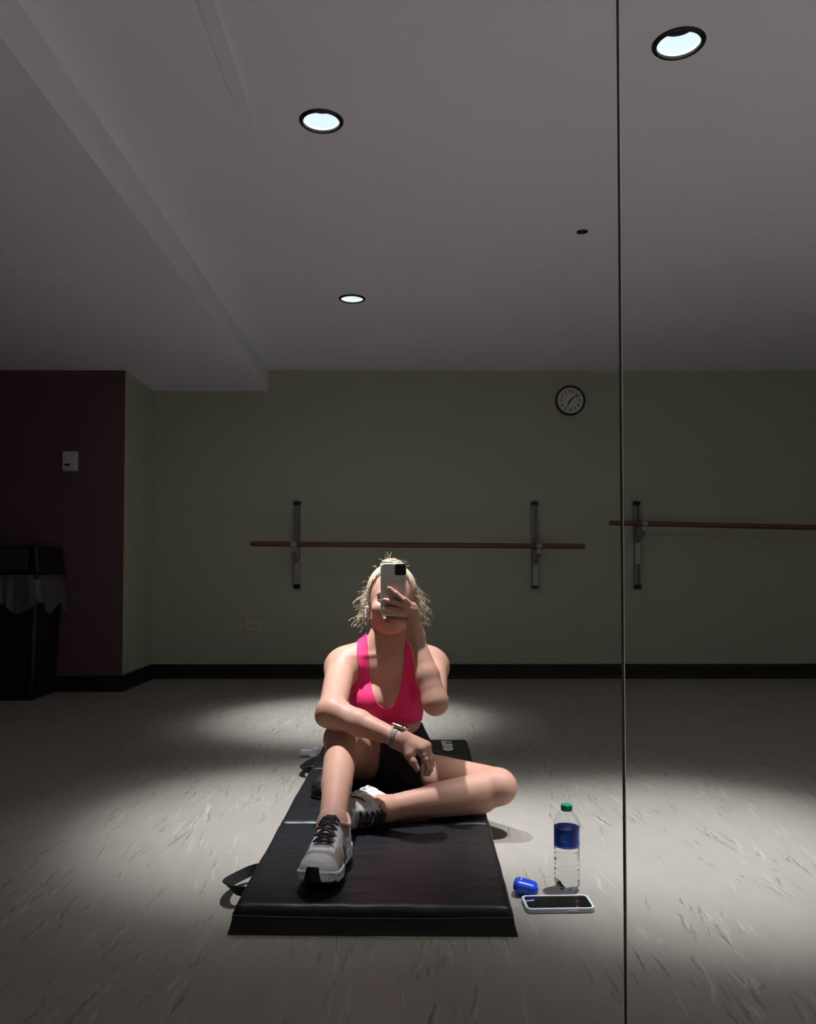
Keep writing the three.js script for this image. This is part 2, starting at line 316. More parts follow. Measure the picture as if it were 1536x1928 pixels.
// ---------------------------------------------------------------- folding mat
const MAT_TOP = 0.058, MATX = -0.063, MATZ = -1.772, MATR = -0.0226;
const leather = dataTex(512, 512, (x, y) => { const v = 128 + 60 * noise.noise(x * 0.22, y * 0.22, 1.5) + 50 * (rnd() - 0.5); return [v, v, v]; });
const vinyl = new THREE.MeshPhysicalMaterial({ color: lin(0.010, 0.0105, 0.0120), roughness: 0.38, specularIntensity: 1, bumpMap: leather, bumpScale: 0.00025 });
const webbing = std(0.007, 0.007, 0.007, 0.8);
{
  const t = thing('folding_mat', 'black vinyl folding exercise mat under the seated woman', 'mat', [MATX, 0, MATZ], MATR);
  const panel = (z0, z1, ph, front) => {             // padded block, soft rolled edges and shallow wrinkles
    const W = 0.60, D = z1 - z0 - 0.006, H = MAT_TOP, g = new THREE.BoxGeometry(W, H, D, 90, 12, 90).translate(0, H / 2, 0), p = g.attributes.position, r = 0.014;
    const inn = V();
    for (let i = 0; i < p.count; i++) {
      let x = p.getX(i), y = p.getY(i), z = p.getZ(i);
      inn.set(THREE.MathUtils.clamp(x, -W / 2 + r, W / 2 - r), Math.min(y, H - r), THREE.MathUtils.clamp(z, -D / 2 + r, D / 2 - r));
      const d = V(x, y, z).sub(inn);
      if (d.lengthSq() > 1e-12 && y > H - r * 1.01) { d.normalize().multiplyScalar(r); x = inn.x + d.x; y = inn.y + d.y; z = inn.z + d.z; }
      const top = THREE.MathUtils.smoothstep(y, H - r, H), ex = 1 - Math.pow(Math.abs(x) / (W / 2), 4), ez = 1 - Math.pow(Math.abs(z) / (D / 2), 4);
      y += top * (0.0016 * noise.noise(x * 5 + ph, z * 14, 2) + 0.0013 * noise.noise(x * 18 + ph, z * 30, 5)) + top * 0.003 * ex * ez;
      const low = 1 - Math.min(1, y / H);
      if (front && z > D / 2 - 0.02) z += 0.010 * low * low + 0.003 * noise.noise(x * 9, y * 20, 3);
      if (Math.abs(x) > W / 2 - 0.02) x += Math.sign(x) * (0.010 * low * low + 0.002 * noise.noise(z * 9, y * 25, ph));
      p.setXYZ(i, x, Math.max(0, y), z);
    }
    g.computeVertexNormals(); planarUV(g, 0.25); g.translate(0, 0, -(z0 + z1) / 2);
    const gm = mesh('panel', g, vinyl, t); return gm;
  };
  const F = [0, 0.582, 1.222, 1.735];
  for (let i = 0; i < 3; i++) panel(F[i], F[i + 1], i * 7.7, i === 0);
  for (let i = 1; i < 3; i++) mesh('hinge', ribbon([-0.297, -0.15, 0, 0.15, 0.297].map(x => V(x, MAT_TOP - 0.008, -F[i])), [1, 1, 1, 1, 1].map(() => V(0, 0, 1)), 0.024, 0.0012), std(0.02, 0.02, 0.022, 0.22), t, 'glossy vinyl hinge strip');
  const pip = [[-0.300, 0.040, 0.006], [-0.1, 0.037, 0.0075], [0.1, 0.0365, 0.0075], [0.300, 0.040, 0.006]];
  mesh('piping', tube(pip, 0.0022, 40, 6), vinyl, t);
  // webbing carry loops on the left edge
  const loop = (z0, len, out, lift, name) => {
    const pts = [], ups = [], n = 22;
    for (let i = 0; i <= n; i++) {
      const a = i / n * Math.PI, c = Math.cos(a), s = Math.sin(a);
      pts.push(V(-0.298 - out * Math.pow(s, 0.7), 0.030 - 0.014 * s + lift * s * (0.5 + 0.5 * c), -z0 - len / 2 * (1 - c) + 0.02 * s));
      ups.push(V(-0.25 - 0.5 * s, 0.9 - 0.5 * s * (1 - i / n), 0.25 * c));
    }
    mesh(name, ribbon(pts, ups, 0.026, 0.003), webbing, t, 'black webbing carry loop');
  };
  loop(0.150, 0.150, 0.060, 0.030, 'handle'); loop(1.310, 0.16, 0.050, 0.012, 'handle');
  // white lettering printed on the far panel, read from the side
  const logo = [], ring = new THREE.Shape(); ring.absellipse(0, 0, 0.021, 0.036, 0, Math.PI * 2); const hole = new THREE.Path(); hole.absellipse(0.001, 0.002, 0.0065, 0.009, 0, Math.PI * 2, true); ring.holes.push(hole);
  const ex = s => new THREE.ExtrudeGeometry(s, { depth: 0.0006, bevelEnabled: false, curveSegments: 24 }).rotateX(-Math.PI / 2);
  logo.push(ex(ring).translate(0, 0, 0.052));
  const poly = (...q) => new THREE.Shape(q.map(a => new THREE.Vector2(...a)));
  logo.push(ex(poly([-0.021, -0.030], [0.021, -0.030], [0.0205, 0.026], [-0.004, 0.026], [-0.004, 0.034], [-0.023, 0.034])).translate(0, 0, -0.018));
  logo.push(ex(poly([-0.023, -0.022], [-0.006, -0.022], [-0.005, -0.006], [0.020, -0.006], [0.020, 0.016], [-0.005, 0.022], [-0.024, 0.030])).translate(0, 0, -0.072));
  const lg = mesh('printed_logo', mergeGeometries(logo), std(0.72, 0.72, 0.72, 0.5), t, 'white printed lettering'); lg.position.set(0.212, MAT_TOP + 0.0052, -1.575);
}
// ---------------------------------------------------------------- things on the floor
{
  const f = thing('smartphone', 'phone lying face up on the floor in a pale case in front of the bottle', 'phone', [0.360, 0, -1.915], 0.03);
  const rr = (w, h, r) => { const s = new THREE.Shape(); s.moveTo(-w + r, -h); s.lineTo(w - r, -h); s.absarc(w - r, -h + r, r, -Math.PI / 2, 0); s.lineTo(w, h - r); s.absarc(w - r, h - r, r, 0, Math.PI / 2); s.lineTo(-w + r, h); s.absarc(-w + r, h - r, r, Math.PI / 2, Math.PI); s.lineTo(-w, -h + r); s.absarc(-w + r, -h + r, r, Math.PI, Math.PI * 1.5); return s; };
  const slab = (w, h, r, d, b) => new THREE.ExtrudeGeometry(rr(w, h, r), { depth: d - 2 * b, bevelEnabled: true, bevelSize: b, bevelThickness: b, bevelOffset: -b, bevelSegments: 4, curveSegments: 12 }).translate(0, 0, b).rotateX(-Math.PI / 2);
  const frame = rr(0.0785, 0.0390, 0.013); frame.holes.push(rr(0.0735, 0.0340, 0.009));
  mesh('case', slab(0.0790, 0.0395, 0.0135, 0.0090, 0.0028), std(0.46, 0.50, 0.62, 0.45), f, 'pale lavender grey bumper case');
  mesh('case_lip', new THREE.ExtrudeGeometry(frame, { depth: 0.0022, bevelEnabled: true, bevelSize: 0.0008, bevelThickness: 0.0008, bevelOffset: -0.0008, bevelSegments: 2, curveSegments: 12 }).rotateX(-Math.PI / 2).translate(0, 0.0085, 0), std(0.80, 0.83, 0.88, 0.4), f, 'white raised lip');
  mesh('screen', slab(0.0736, 0.0341, 0.0090, 0.002, 0.0004).translate(0, 0.0082, 0), std(0.004, 0.004, 0.005, 0.07, 0, { clearcoat: 1, clearcoatRoughness: 0.05 }), f, 'dark glossy screen');
  mesh('side_button', rbox(0.022, 0.0028, 0.0016, 0.0006, 0.026, 0.0055, 0.0398, 2), std(0.50, 0.54, 0.66, 0.4), f);

  const e = thing('earbud_case', 'small glossy blue earbud case on the floor beside the bottle', 'earbud case', [0.297, 0, -1.985], 0.0);
  const blue = std(0.010, 0.085, 0.82, 0.30, 0, { clearcoat: 0.5, clearcoatRoughness: 0.2 });
  const pill = new RoundedBoxGeometry(0.060, 0.0300, 0.046, 8, 0.0145); const pp = pill.attributes.position;
  for (let i = 0; i < pp.count; i++) { const k = pp.getX(i) / 0.03; pp.setY(i, pp.getY(i) * (1 - 0.10 * k)); pp.setZ(i, pp.getZ(i) * (1 - 0.06 * k)); }
  pill.computeVertexNormals();
  const tilt = g => g.rotateZ(-0.16).rotateY(-0.18).translate(0, 0.0185, 0);
  mesh('shell', tilt(pill), blue, e);
  mesh('lid_seam', tilt(new THREE.TorusGeometry(1, 0.012, 6, 60).rotateY(Math.PI / 2).scale(0.04, 0.0155, 0.0234).translate(-0.013, 0, 0)), std(0.01, 0.08, 0.8, 0.4), e);
  const marks = []; for (let i = 0; i < 4; i++) marks.push(box(0.0045, 0.0004, 0.0022, 0.0105, 0.0146, -0.006 + i * 0.0033)); marks.push(box(0.0018, 0.0004, 0.0018, 0.0065, 0.0147, -0.006), box(0.0018, 0.0004, 0.0018, 0.0065, 0.0147, 0.002));
  mesh('print', tilt(mergeGeometries(marks).rotateZ(-0.08)), std(0.75, 0.78, 0.85, 0.5), e, 'small white print');
  mesh('hinge_mark', tilt(rbox(0.0035, 0.001, 0.016, 0.0004, -0.0135, 0.0152, -0.002, 2)), std(0.75, 0.78, 0.85, 0.4), e);

  const paper = std(0.92, 0.92, 0.91, 0.45);
  const c = thing('white_charger', 'small white plastic charger lying on the floor by the far mat handle', 'charger', [-0.395, 0, -3.43], 0.05);
  mesh('body', rbox(0.052, 0.022, 0.030, 0.006, -0.004, 0.020, 0, 3), paper, c);
  mesh('plug', rbox(0.030, 0.030, 0.030, 0.007, 0.034, 0.0225, -0.004, 3), paper, c);
  mesh('foot', rbox(0.030, 0.012, 0.02, 0.004, 0.024, 0.006, 0.006, 2), paper, c);
}
// ---------------------------------------------------------------- water bottle
{
  const t = thing('water_bottle', 'clear plastic water bottle with green cap and blue label', 'bottle', [0.402, 0, -2.015]);
  const prof = [[0.0, 0.006], [0.012, 0.0045], [0.022, 0.001], [0.027, 0.002], [0.0305, 0.009], [0.0318, 0.02]];
  const ribs = y => 0.0318 - 0.0009 * (0.5 + 0.5 * Math.cos((y - 0.03) / 0.0125 * 2 * Math.PI));
  for (let y = 0.024; y < 0.104; y += 0.0022) prof.push([ribs(y), y]);
  prof.push([0.0308, 0.106], [0.0308, 0.152], [0.0318, 0.155], [0.0312, 0.163], [0.0285, 0.172], [0.0235, 0.181], [0.0170, 0.1885], [0.0130, 0.1915], [0.0122, 0.194]);
  const petals = g => { const p = g.attributes.position; for (let i = 0; i < p.count; i++) { const y = p.getY(i); if (y < 0.024) { const a = Math.atan2(p.getZ(i), p.getX(i)), k = (1 - y / 0.024), q = 1 - 0.16 * k * Math.pow(0.5 - 0.5 * Math.cos(5 * a), 2); p.setX(i, p.getX(i) * q); p.setZ(i, p.getZ(i) * q); p.setY(i, y + 0.006 * k * Math.pow(0.5 - 0.5 * Math.cos(5 * a), 2)); } } g.computeVertexNormals(); return g; };
  const dent = g => { const p = g.attributes.position; for (let i = 0; i < p.count; i++) { const x = p.getX(i), y = p.getY(i), z = p.getZ(i); if (y > 0.03 && y < 0.1) { const k = 1 + 0.022 * noise.noise(x * 40, y * 55, z * 40); p.setX(i, x * k); p.setZ(i, z * k); } } g.computeVertexNormals(); return g; };
  mesh('shell', dent(petals(lathe(prof, 80))), new THREE.MeshPhysicalMaterial({ color: lin(0.97, 0.98, 0.99), roughness: 0.04, transmission: 1, thickness: 0, ior: 1.45, side: THREE.DoubleSide }), t, 'clear plastic shell');
  const wp = prof.filter(q => q[1] < 0.142).map(([r, y]) => [Math.max(0, r - 0.0012), y + 0.001]); wp.push([0.0296, 0.1425], [0, 0.1425]);
  mesh('water', dent(petals(lathe(wp, 80))), new THREE.MeshPhysicalMaterial({ color: 0xffffff, roughness: 0, transmission: 1, thickness: 0.06, ior: 1.33 }), t, 'clear water');
  const c = document.createElement('canvas'); c.width = 1024; c.height = 256; const g = c.getContext('2d');
  g.fillStyle = '#1c55cc'; g.fillRect(0, 0, 1024, 256);
  g.fillStyle = '#123da0'; for (const x of [0, 300, 560, 820]) g.fillRect(x, 0, 110, 256);
  g.fillStyle = '#8fa6e4'; g.fillRect(150, 60, 150, 110); g.fillRect(640, 70, 130, 90);
  g.fillStyle = '#c9d2ea'; for (let i = 0; i < 6; i++) { g.fillRect(420, 60 + i * 22, 110 - (i % 3) * 22, 5); g.fillRect(900, 70 + i * 20, 90 - (i % 2) * 30, 4); } g.fillRect(0, 236, 1024, 5);
  const lt = new THREE.CanvasTexture(c); lt.colorSpace = THREE.SRGBColorSpace; lt.wrapS = THREE.RepeatWrapping;
  mesh('label', new THREE.CylinderGeometry(0.0311, 0.0311, 0.045, 64, 1, true).translate(0, 0.1295, 0), new THREE.MeshPhysicalMaterial({ map: lt, roughness: 0.3, transmission: 0.25, thickness: 0, side: THREE.DoubleSide }), t, 'blue paper label');
  const green = std(0.004, 0.30, 0.17, 0.4), cap = [[0, 0.2065], [0.0105, 0.2065], [0.0128, 0.2045], [0.0133, 0.194], [0.0133, 0.1915]];
  mesh('cap', lathe(cap.reverse(), 40), green, t, 'green screw cap');
  const ridge = []; for (let i = 0; i < 36; i++) { const a = i / 36 * Math.PI * 2; ridge.push(box(0.0008, 0.010, 0.0008, Math.cos(a) * 0.0133, 0.1985, Math.sin(a) * 0.0133)); }
  mesh('cap_ridges', mergeGeometries(ridge), green, t);
}
// ---------------------------------------------------------------- signed distance modelling for the figure
const smin = (a, b, k) => { const h = Math.max(k - Math.abs(a - b), 0) / k; return Math.min(a, b) - h * h * k * 0.25; };
const smax = (a, b, k) => -smin(-a, -b, k);
function sCone(a, b, r1, r2) {                       // capsule tapering from a to b
  const bx = b[0] - a[0], by = b[1] - a[1], bz = b[2] - a[2], ll = bx * bx + by * by + bz * bz || 1e-9;
  return (x, y, z) => { const px = x - a[0], py = y - a[1], pz = z - a[2]; let t = (px * bx + py * by + pz * bz) / ll; t = t < 0 ? 0 : t > 1 ? 1 : t; return Math.hypot(px - bx * t, py - by * t, pz - bz * t) - (r1 + (r2 - r1) * t); };
}
function sEll(c, r, rot) {                           // ellipsoid, optional Euler turn
  const q = rot ? new THREE.Matrix4().makeRotationFromEuler(new THREE.Euler(...rot)).transpose().elements : null;
  return (x, y, z) => {
    let px = x - c[0], py = y - c[1], pz = z - c[2];
    if (q) { const a = q[0] * px + q[4] * py + q[8] * pz, b = q[1] * px + q[5] * py + q[9] * pz, d = q[2] * px + q[6] * py + q[10] * pz; px = a; py = b; pz = d; }
    const ax = px / r[0], ay = py / r[1], az = pz / r[2], k0 = Math.hypot(ax, ay, az), k1 = Math.hypot(ax / r[0], ay / r[1], az / r[2]);
    return k1 < 1e-9 ? -Math.min(...r) : k0 * (k0 - 1) / k1;
  };
}
const blend = (k, ...fs) => (x, y, z) => { let d = fs[0](x, y, z); for (let i = 1; i < fs.length; i++) d = smin(d, fs[i](x, y, z), k); return d; };
const chain = (k, pts, rs) => blend(k, ...pts.slice(1).map((p, i) => sCone(pts[i], p, rs[i], rs[i + 1])));
function surfaceNets(f, lo, hi, cell, drop) {        // smooth quad mesher; drop(x, y, z) leaves cells to a finer grid
  const n = [0, 1, 2].map(i => Math.ceil((hi[i] - lo[i]) / cell) + 1), nx = n[0], ny = n[1], nz = n[2], B = 6;
  const F = new Float32Array(nx * ny * nz).fill(1), at = (i, j, k) => i + nx * (j + ny * k);
  for (let k0 = 0; k0 < nz; k0 += B) for (let j0 = 0; j0 < ny; j0 += B) for (let i0 = 0; i0 < nx; i0 += B) {
    const h = B * cell / 2, c = f(lo[0] + i0 * cell + h, lo[1] + j0 * cell + h, lo[2] + k0 * cell + h), far = Math.abs(c) > h * 1.75 * 1.5 + cell;
    for (let k = k0; k < Math.min(nz, k0 + B); k++) for (let j = j0; j < Math.min(ny, j0 + B); j++) for (let i = i0; i < Math.min(nx, i0 + B); i++)
      F[at(i, j, k)] = far ? c : f(lo[0] + i * cell, lo[1] + j * cell, lo[2] + k * cell);
  }
  const id = new Int32Array(nx * ny * nz).fill(-1), P = [], I = [];
  for (let k = 0; k < nz - 1; k++) for (let j = 0; j < ny - 1; j++) for (let i = 0; i < nx - 1; i++) {
    let m = 0, sx = 0, sy = 0, sz = 0, cnt = 0; const v = [];
    for (let q = 0; q < 8; q++) { const w = F[at(i + (q & 1), j + (q >> 1 & 1), k + (q >> 2))]; v.push(w); if (w < 0) m |= 1 << q; }
    if (m === 0 || m === 255) continue;
    for (let q = 0; q < 8; q++) for (const b of [1, 2, 4]) if (!(q & b)) { const r = q | b; if ((v[q] < 0) !== (v[r] < 0)) { const t = v[q] / (v[q] - v[r]); sx += (q & 1) + (b === 1 ? t : 0); sy += (q >> 1 & 1) + (b === 2 ? t : 0); sz += (q >> 2) + (b === 4 ? t : 0); cnt++; } }
    id[at(i, j, k)] = P.length / 3; P.push(lo[0] + (i + sx / cnt) * cell, lo[1] + (j + sy / cnt) * cell, lo[2] + (k + sz / cnt) * cell);
  }
  const quad = (a, b, c, d, flip) => {
    if (a < 0 || b < 0 || c < 0 || d < 0) return;
    if (drop && drop(P[3 * a], P[3 * a + 1], P[3 * a + 2]) && drop(P[3 * c], P[3 * c + 1], P[3 * c + 2])) return;
    if (flip) I.push(a, c, b, b, c, d); else I.push(a, b, c, b, d, c);
  };
  for (let k = 1; k < nz - 1; k++) for (let j = 1; j < ny - 1; j++) for (let i = 1; i < nx - 1; i++) {
    const s = F[at(i, j, k)] < 0;
    if (s !== F[at(i + 1, j, k)] < 0) quad(id[at(i, j - 1, k - 1)], id[at(i, j, k - 1)], id[at(i, j - 1, k)], id[at(i, j, k)], !s);
    if (s !== F[at(i, j + 1, k)] < 0) quad(id[at(i - 1, j, k - 1)], id[at(i - 1, j, k)], id[at(i, j, k - 1)], id[at(i, j, k)], !s);
    if (s !== F[at(i, j, k + 1)] < 0) quad(id[at(i - 1, j - 1, k)], id[at(i, j - 1, k)], id[at(i - 1, j, k)], id[at(i, j, k)], !s);
  }
  const N = new Float32Array(P.length), e = cell * 0.5;
  for (let i = 0; i < P.length; i += 3) {
    const x = P[i], y = P[i + 1], z = P[i + 2]; let a = f(x + e, y, z) - f(x - e, y, z), b = f(x, y + e, z) - f(x, y - e, z), c = f(x, y, z + e) - f(x, y, z - e); const l = Math.hypot(a, b, c) || 1;
    N[i] = a / l; N[i + 1] = b / l; N[i + 2] = c / l;
  }
  const g = new THREE.BufferGeometry(); g.setAttribute('position', new THREE.Float32BufferAttribute(P, 3)); g.setAttribute('normal', new THREE.BufferAttribute(N, 3)); g.setIndex(I); return g;
}
function paint(g, fn) {                              // vertex colours from position
  const p = g.attributes.position, c = new Float32Array(p.count * 3);
  for (let i = 0; i < p.count; i++) { const q = fn(p.getX(i), p.getY(i), p.getZ(i)); c[3 * i] = q[0]; c[3 * i + 1] = q[1]; c[3 * i + 2] = q[2]; }
  g.setAttribute('color', new THREE.BufferAttribute(c, 3)); return g;
}
// ---------------------------------------------------------------- the seated woman: joints in metres
const J = {
  shL: [-0.196, 0.466, -2.645], shR: [0.098, 0.468, -2.645], elL: [-0.203, 0.368, -2.375], wrL: [-0.005, 0.314, -2.258], elR: [0.096, 0.396, -2.375], wrR: [0.041, 0.580, -2.452],
  hipL: [-0.140, 0.142, -2.77], hipR: [0.005, 0.114, -2.73], knL: [-0.176, 0.280, -2.42], anL: [-0.172, 0.152, -2.025], knR: [0.281, 0.140, -2.43], anR: [-0.052, 0.102, -2.335],
};
const HC = [-0.034, 0.680, -2.665];                  // centre of the head
const TC = Math.cos(0.13), TS = Math.sin(0.13);      // the head is tipped back a little
const H = (x, y, z) => [HC[0] + x, HC[1] + y * TC + z * TS, HC[2] - y * TS + z * TC];
const unH = (x, y, z) => { const b = y - HC[1], c = z - HC[2]; return [x - HC[0], b * TC - c * TS, b * TS + c * TC]; };
const pelvis = blend(0.05, sEll([-0.055, 0.150, -2.80], [0.150, 0.092, 0.115]), sEll([-0.055, 0.165, -2.84], [0.14, 0.10, 0.10]));
const waist = sEll([-0.052, 0.265, -2.765], [0.108, 0.115, 0.085], [0.22, 0, 0]);
const ribs = sEll([-0.050, 0.375, -2.705], [0.122, 0.125, 0.090], [0.30, 0, 0]);
const girdle = sCone([-0.150, 0.470, -2.655], [0.052, 0.470, -2.655], 0.052, 0.052);
const traps = blend(0.03, sCone([-0.050, 0.555, -2.665], [-0.168, 0.488, -2.655], 0.040, 0.038), sCone([-0.044, 0.555, -2.665], [0.070, 0.488, -2.655], 0.040, 0.038));
const neck = blend(0.02, sCone([-0.048, 0.50, -2.675], [-0.037, 0.635, -2.680], 0.058, 0.052));
const bustL = sEll([-0.102, 0.358, -2.622], [0.058, 0.056, 0.052]), bustR = sEll([-0.002, 0.358, -2.622], [0.058, 0.056, 0.052]);
const torso = (x, y, z) => {
  let d = smin(pelvis(x, y, z), waist(x, y, z), 0.07); d = smin(d, ribs(x, y, z), 0.06); d = smin(d, girdle(x, y, z), 0.05); d = smin(d, traps(x, y, z), 0.035); d = smin(d, neck(x, y, z), 0.045);
  d = smin(d, smin(bustL(x, y, z), bustR(x, y, z), 0.012), 0.03);
  const col = Math.hypot(y - (0.515 - 0.10 * Math.abs(x + 0.048)), z + 2.603); return d - 0.003 * Math.exp(-(col * col) / 0.00010) * (Math.abs(x + 0.048) > 0.02 ? 1 : 0.2);   // collar bones
};
const bustOnly = (x, y, z) => smin(bustL(x, y, z), bustR(x, y, z), 0.012);
const upperL = blend(0.03, sEll([-0.196, 0.463, -2.640], [0.049, 0.050, 0.053]), sCone(J.shL, J.elL, 0.0475, 0.0395)), upperR = blend(0.03, sEll([0.098, 0.465, -2.640], [0.049, 0.050, 0.053]), sCone(J.shR, J.elR, 0.0475, 0.0340));
const lerp3 = (a, b, t) => a.map((v, i) => v + (b[i] - v) * t);
const foreL = blend(0.012, sCone(J.elL, lerp3(J.elL, J.wrL, 0.40), 0.0410, 0.0365), sCone(lerp3(J.elL, J.wrL, 0.40), J.wrL, 0.0365, 0.0215), sEll([-0.226, 0.352, -2.368], [0.020, 0.018, 0.020]));
const foreR = blend(0.012, sCone(J.elR, lerp3(J.elR, J.wrR, 0.40), 0.0365, 0.0340), sCone(lerp3(J.elR, J.wrR, 0.40), J.wrR, 0.0340, 0.0215));
const thighL = blend(0.03, sCone(J.hipL, J.knL, 0.080, 0.052)), thighR = blend(0.03, sCone(J.hipR, J.knR, 0.072, 0.054));
const shinL = blend(0.025, sCone(J.knL, J.anL, 0.0435, 0.0325), sCone([-0.176, 0.240, -2.35], [-0.176, 0.196, -2.20], 0.041, 0.034), sEll([-0.176, 0.300, -2.400], [0.033, 0.028, 0.034]));
const shinR = blend(0.025, sCone(J.knR, J.anR, 0.050, 0.034), sCone([0.225, 0.112, -2.425], [0.100, 0.106, -2.395], 0.052, 0.046), sEll([0.294, 0.142, -2.410], [0.038, 0.040, 0.038]));
// shoes: origin at the heel, z to the toe, y up through the ankle
const shoeL = new THREE.Matrix4().makeRotationFromEuler(new THREE.Euler(-0.03, -0.165, 0, 'YXZ')).setPosition(-0.1535, 0.0665, -2.085);
const shoeR = (() => {
  const z = V(-0.50, -0.03, 0.865).normalize(), y0 = V(0.86, -0.22, 0.50), y = y0.addScaledVector(z, -y0.dot(z)).normalize(), x = y.clone().cross(z);
  const o = V(...J.anR).addScaledVector(y, -0.085).addScaledVector(z, -0.055);
  return new THREE.Matrix4().makeBasis(x, y, z).scale(V(0.96, 0.98, 0.95)).setPosition(o);
})();
const inShoe = (m, x, y, z) => V(x, y, z).applyMatrix4(m).toArray();
const footL = blend(0.02, sCone(J.anL, inShoe(shoeL, 0, 0.06, 0.045), 0.034, 0.030), sCone(J.anL, inShoe(shoeL, 0, 0.055, 0.13), 0.032, 0.026));
const footR = blend(0.02, sCone(J.anR, inShoe(shoeR, 0, 0.06, 0.045), 0.034, 0.029), sCone(J.anR, inShoe(shoeR, 0, 0.055, 0.13), 0.031, 0.025));
// relaxed hand over the knee
const handA = (() => {
  const w = J.wrL, mcp = [[0.0515, 0.2925, -2.232], [0.0622, 0.2960, -2.246], [0.0672, 0.2955, -2.262], [0.0650, 0.2930, -2.279]];
  const fing = [
    [[mcp[0], [0.0625, 0.2660, -2.222], [0.0668, 0.2435, -2.226], [0.0620, 0.2255, -2.236]], [0.0096, 0.0086, 0.0076, 0.0064]],
    [[mcp[1], [0.0725, 0.2650, -2.238], [0.0755, 0.2400, -2.243], [0.0705, 0.2200, -2.254]], [0.0098, 0.0087, 0.0077, 0.0066]],
    [[mcp[2], [0.0790, 0.2660, -2.256], [0.0815, 0.2430, -2.261], [0.0775, 0.2245, -2.271]], [0.0096, 0.0084, 0.0074, 0.0063]],
    [[mcp[3], [0.0760, 0.2680, -2.277], [0.0780, 0.2510, -2.281], [0.0745, 0.2370, -2.287]], [0.0095, 0.0082, 0.0074, 0.0064]],
  ].map(([p, r]) => chain(0.004, p, r));
  const palm = blend(0.014, sCone(w, mcp[0], 0.019, 0.0135), sCone(w, mcp[1], 0.020, 0.0135), sCone(w, mcp[2], 0.020, 0.013), sCone(w, mcp[3], 0.020, 0.012), sCone([0.004, 0.302, -2.246], [0.024, 0.284, -2.230], 0.018, 0.014));
  const thumb = chain(0.006, [[0.004, 0.302, -2.246], [0.0185, 0.2790, -2.226], [0.0295, 0.2620, -2.217], [0.0405, 0.2450, -2.212]], [0.015, 0.0120, 0.0100, 0.0078]);
  return { palm, digits: [...fing, thumb] };
})();
// hand round the phone: fingers across its back, thumb on the screen side
const handB = (() => {
  const w = J.wrR, mcp = [[0.0300, 0.6700, -2.4370], [0.0335, 0.6570, -2.4350], [0.0320, 0.6430, -2.4370], [0.0270, 0.6265, -2.4440]];
  const fing = [
    [[mcp[0], [0.0050, 0.6890, -2.4240], [-0.0185, 0.7080, -2.4268], [-0.0370, 0.7225, -2.4283]], [0.0104, 0.0092, 0.0083, 0.0070]],
    [[mcp[1], [0.0050, 0.6705, -2.4230], [-0.0240, 0.6825, -2.4263], [-0.0500, 0.6885, -2.4283]], [0.0104, 0.0092, 0.0083, 0.0070]],
    [[mcp[2], [0.0050, 0.6540, -2.4235], [-0.0240, 0.6610, -2.4268], [-0.0480, 0.6630, -2.4283]], [0.0100, 0.0090, 0.0080, 0.0068]],
    [[mcp[3], [-0.0010, 0.6300, -2.4400], [-0.0200, 0.6310, -2.4420], [-0.0360, 0.6325, -2.4440]], [0.0095, 0.0084, 0.0074, 0.0064]],
  ].map(([p, r]) => chain(0.004, p, r));
  const palm = blend(0.014, sCone(w, mcp[0], 0.020, 0.0125), sCone(w, mcp[1], 0.021, 0.0125), sCone(w, mcp[2], 0.021, 0.0120), sCone(w, mcp[3], 0.020, 0.0115), sCone([0.040, 0.600, -2.460], [0.036, 0.640, -2.470], 0.019, 0.014));
  const thumb = chain(0.006, [[0.040, 0.600, -2.462], [0.0360, 0.6480, -2.4750], [0.0140, 0.6760, -2.4665], [-0.0080, 0.6960, -2.4630]], [0.016, 0.0125, 0.0100, 0.0082]);
  return { palm, digits: [...fing, thumb] };
})();
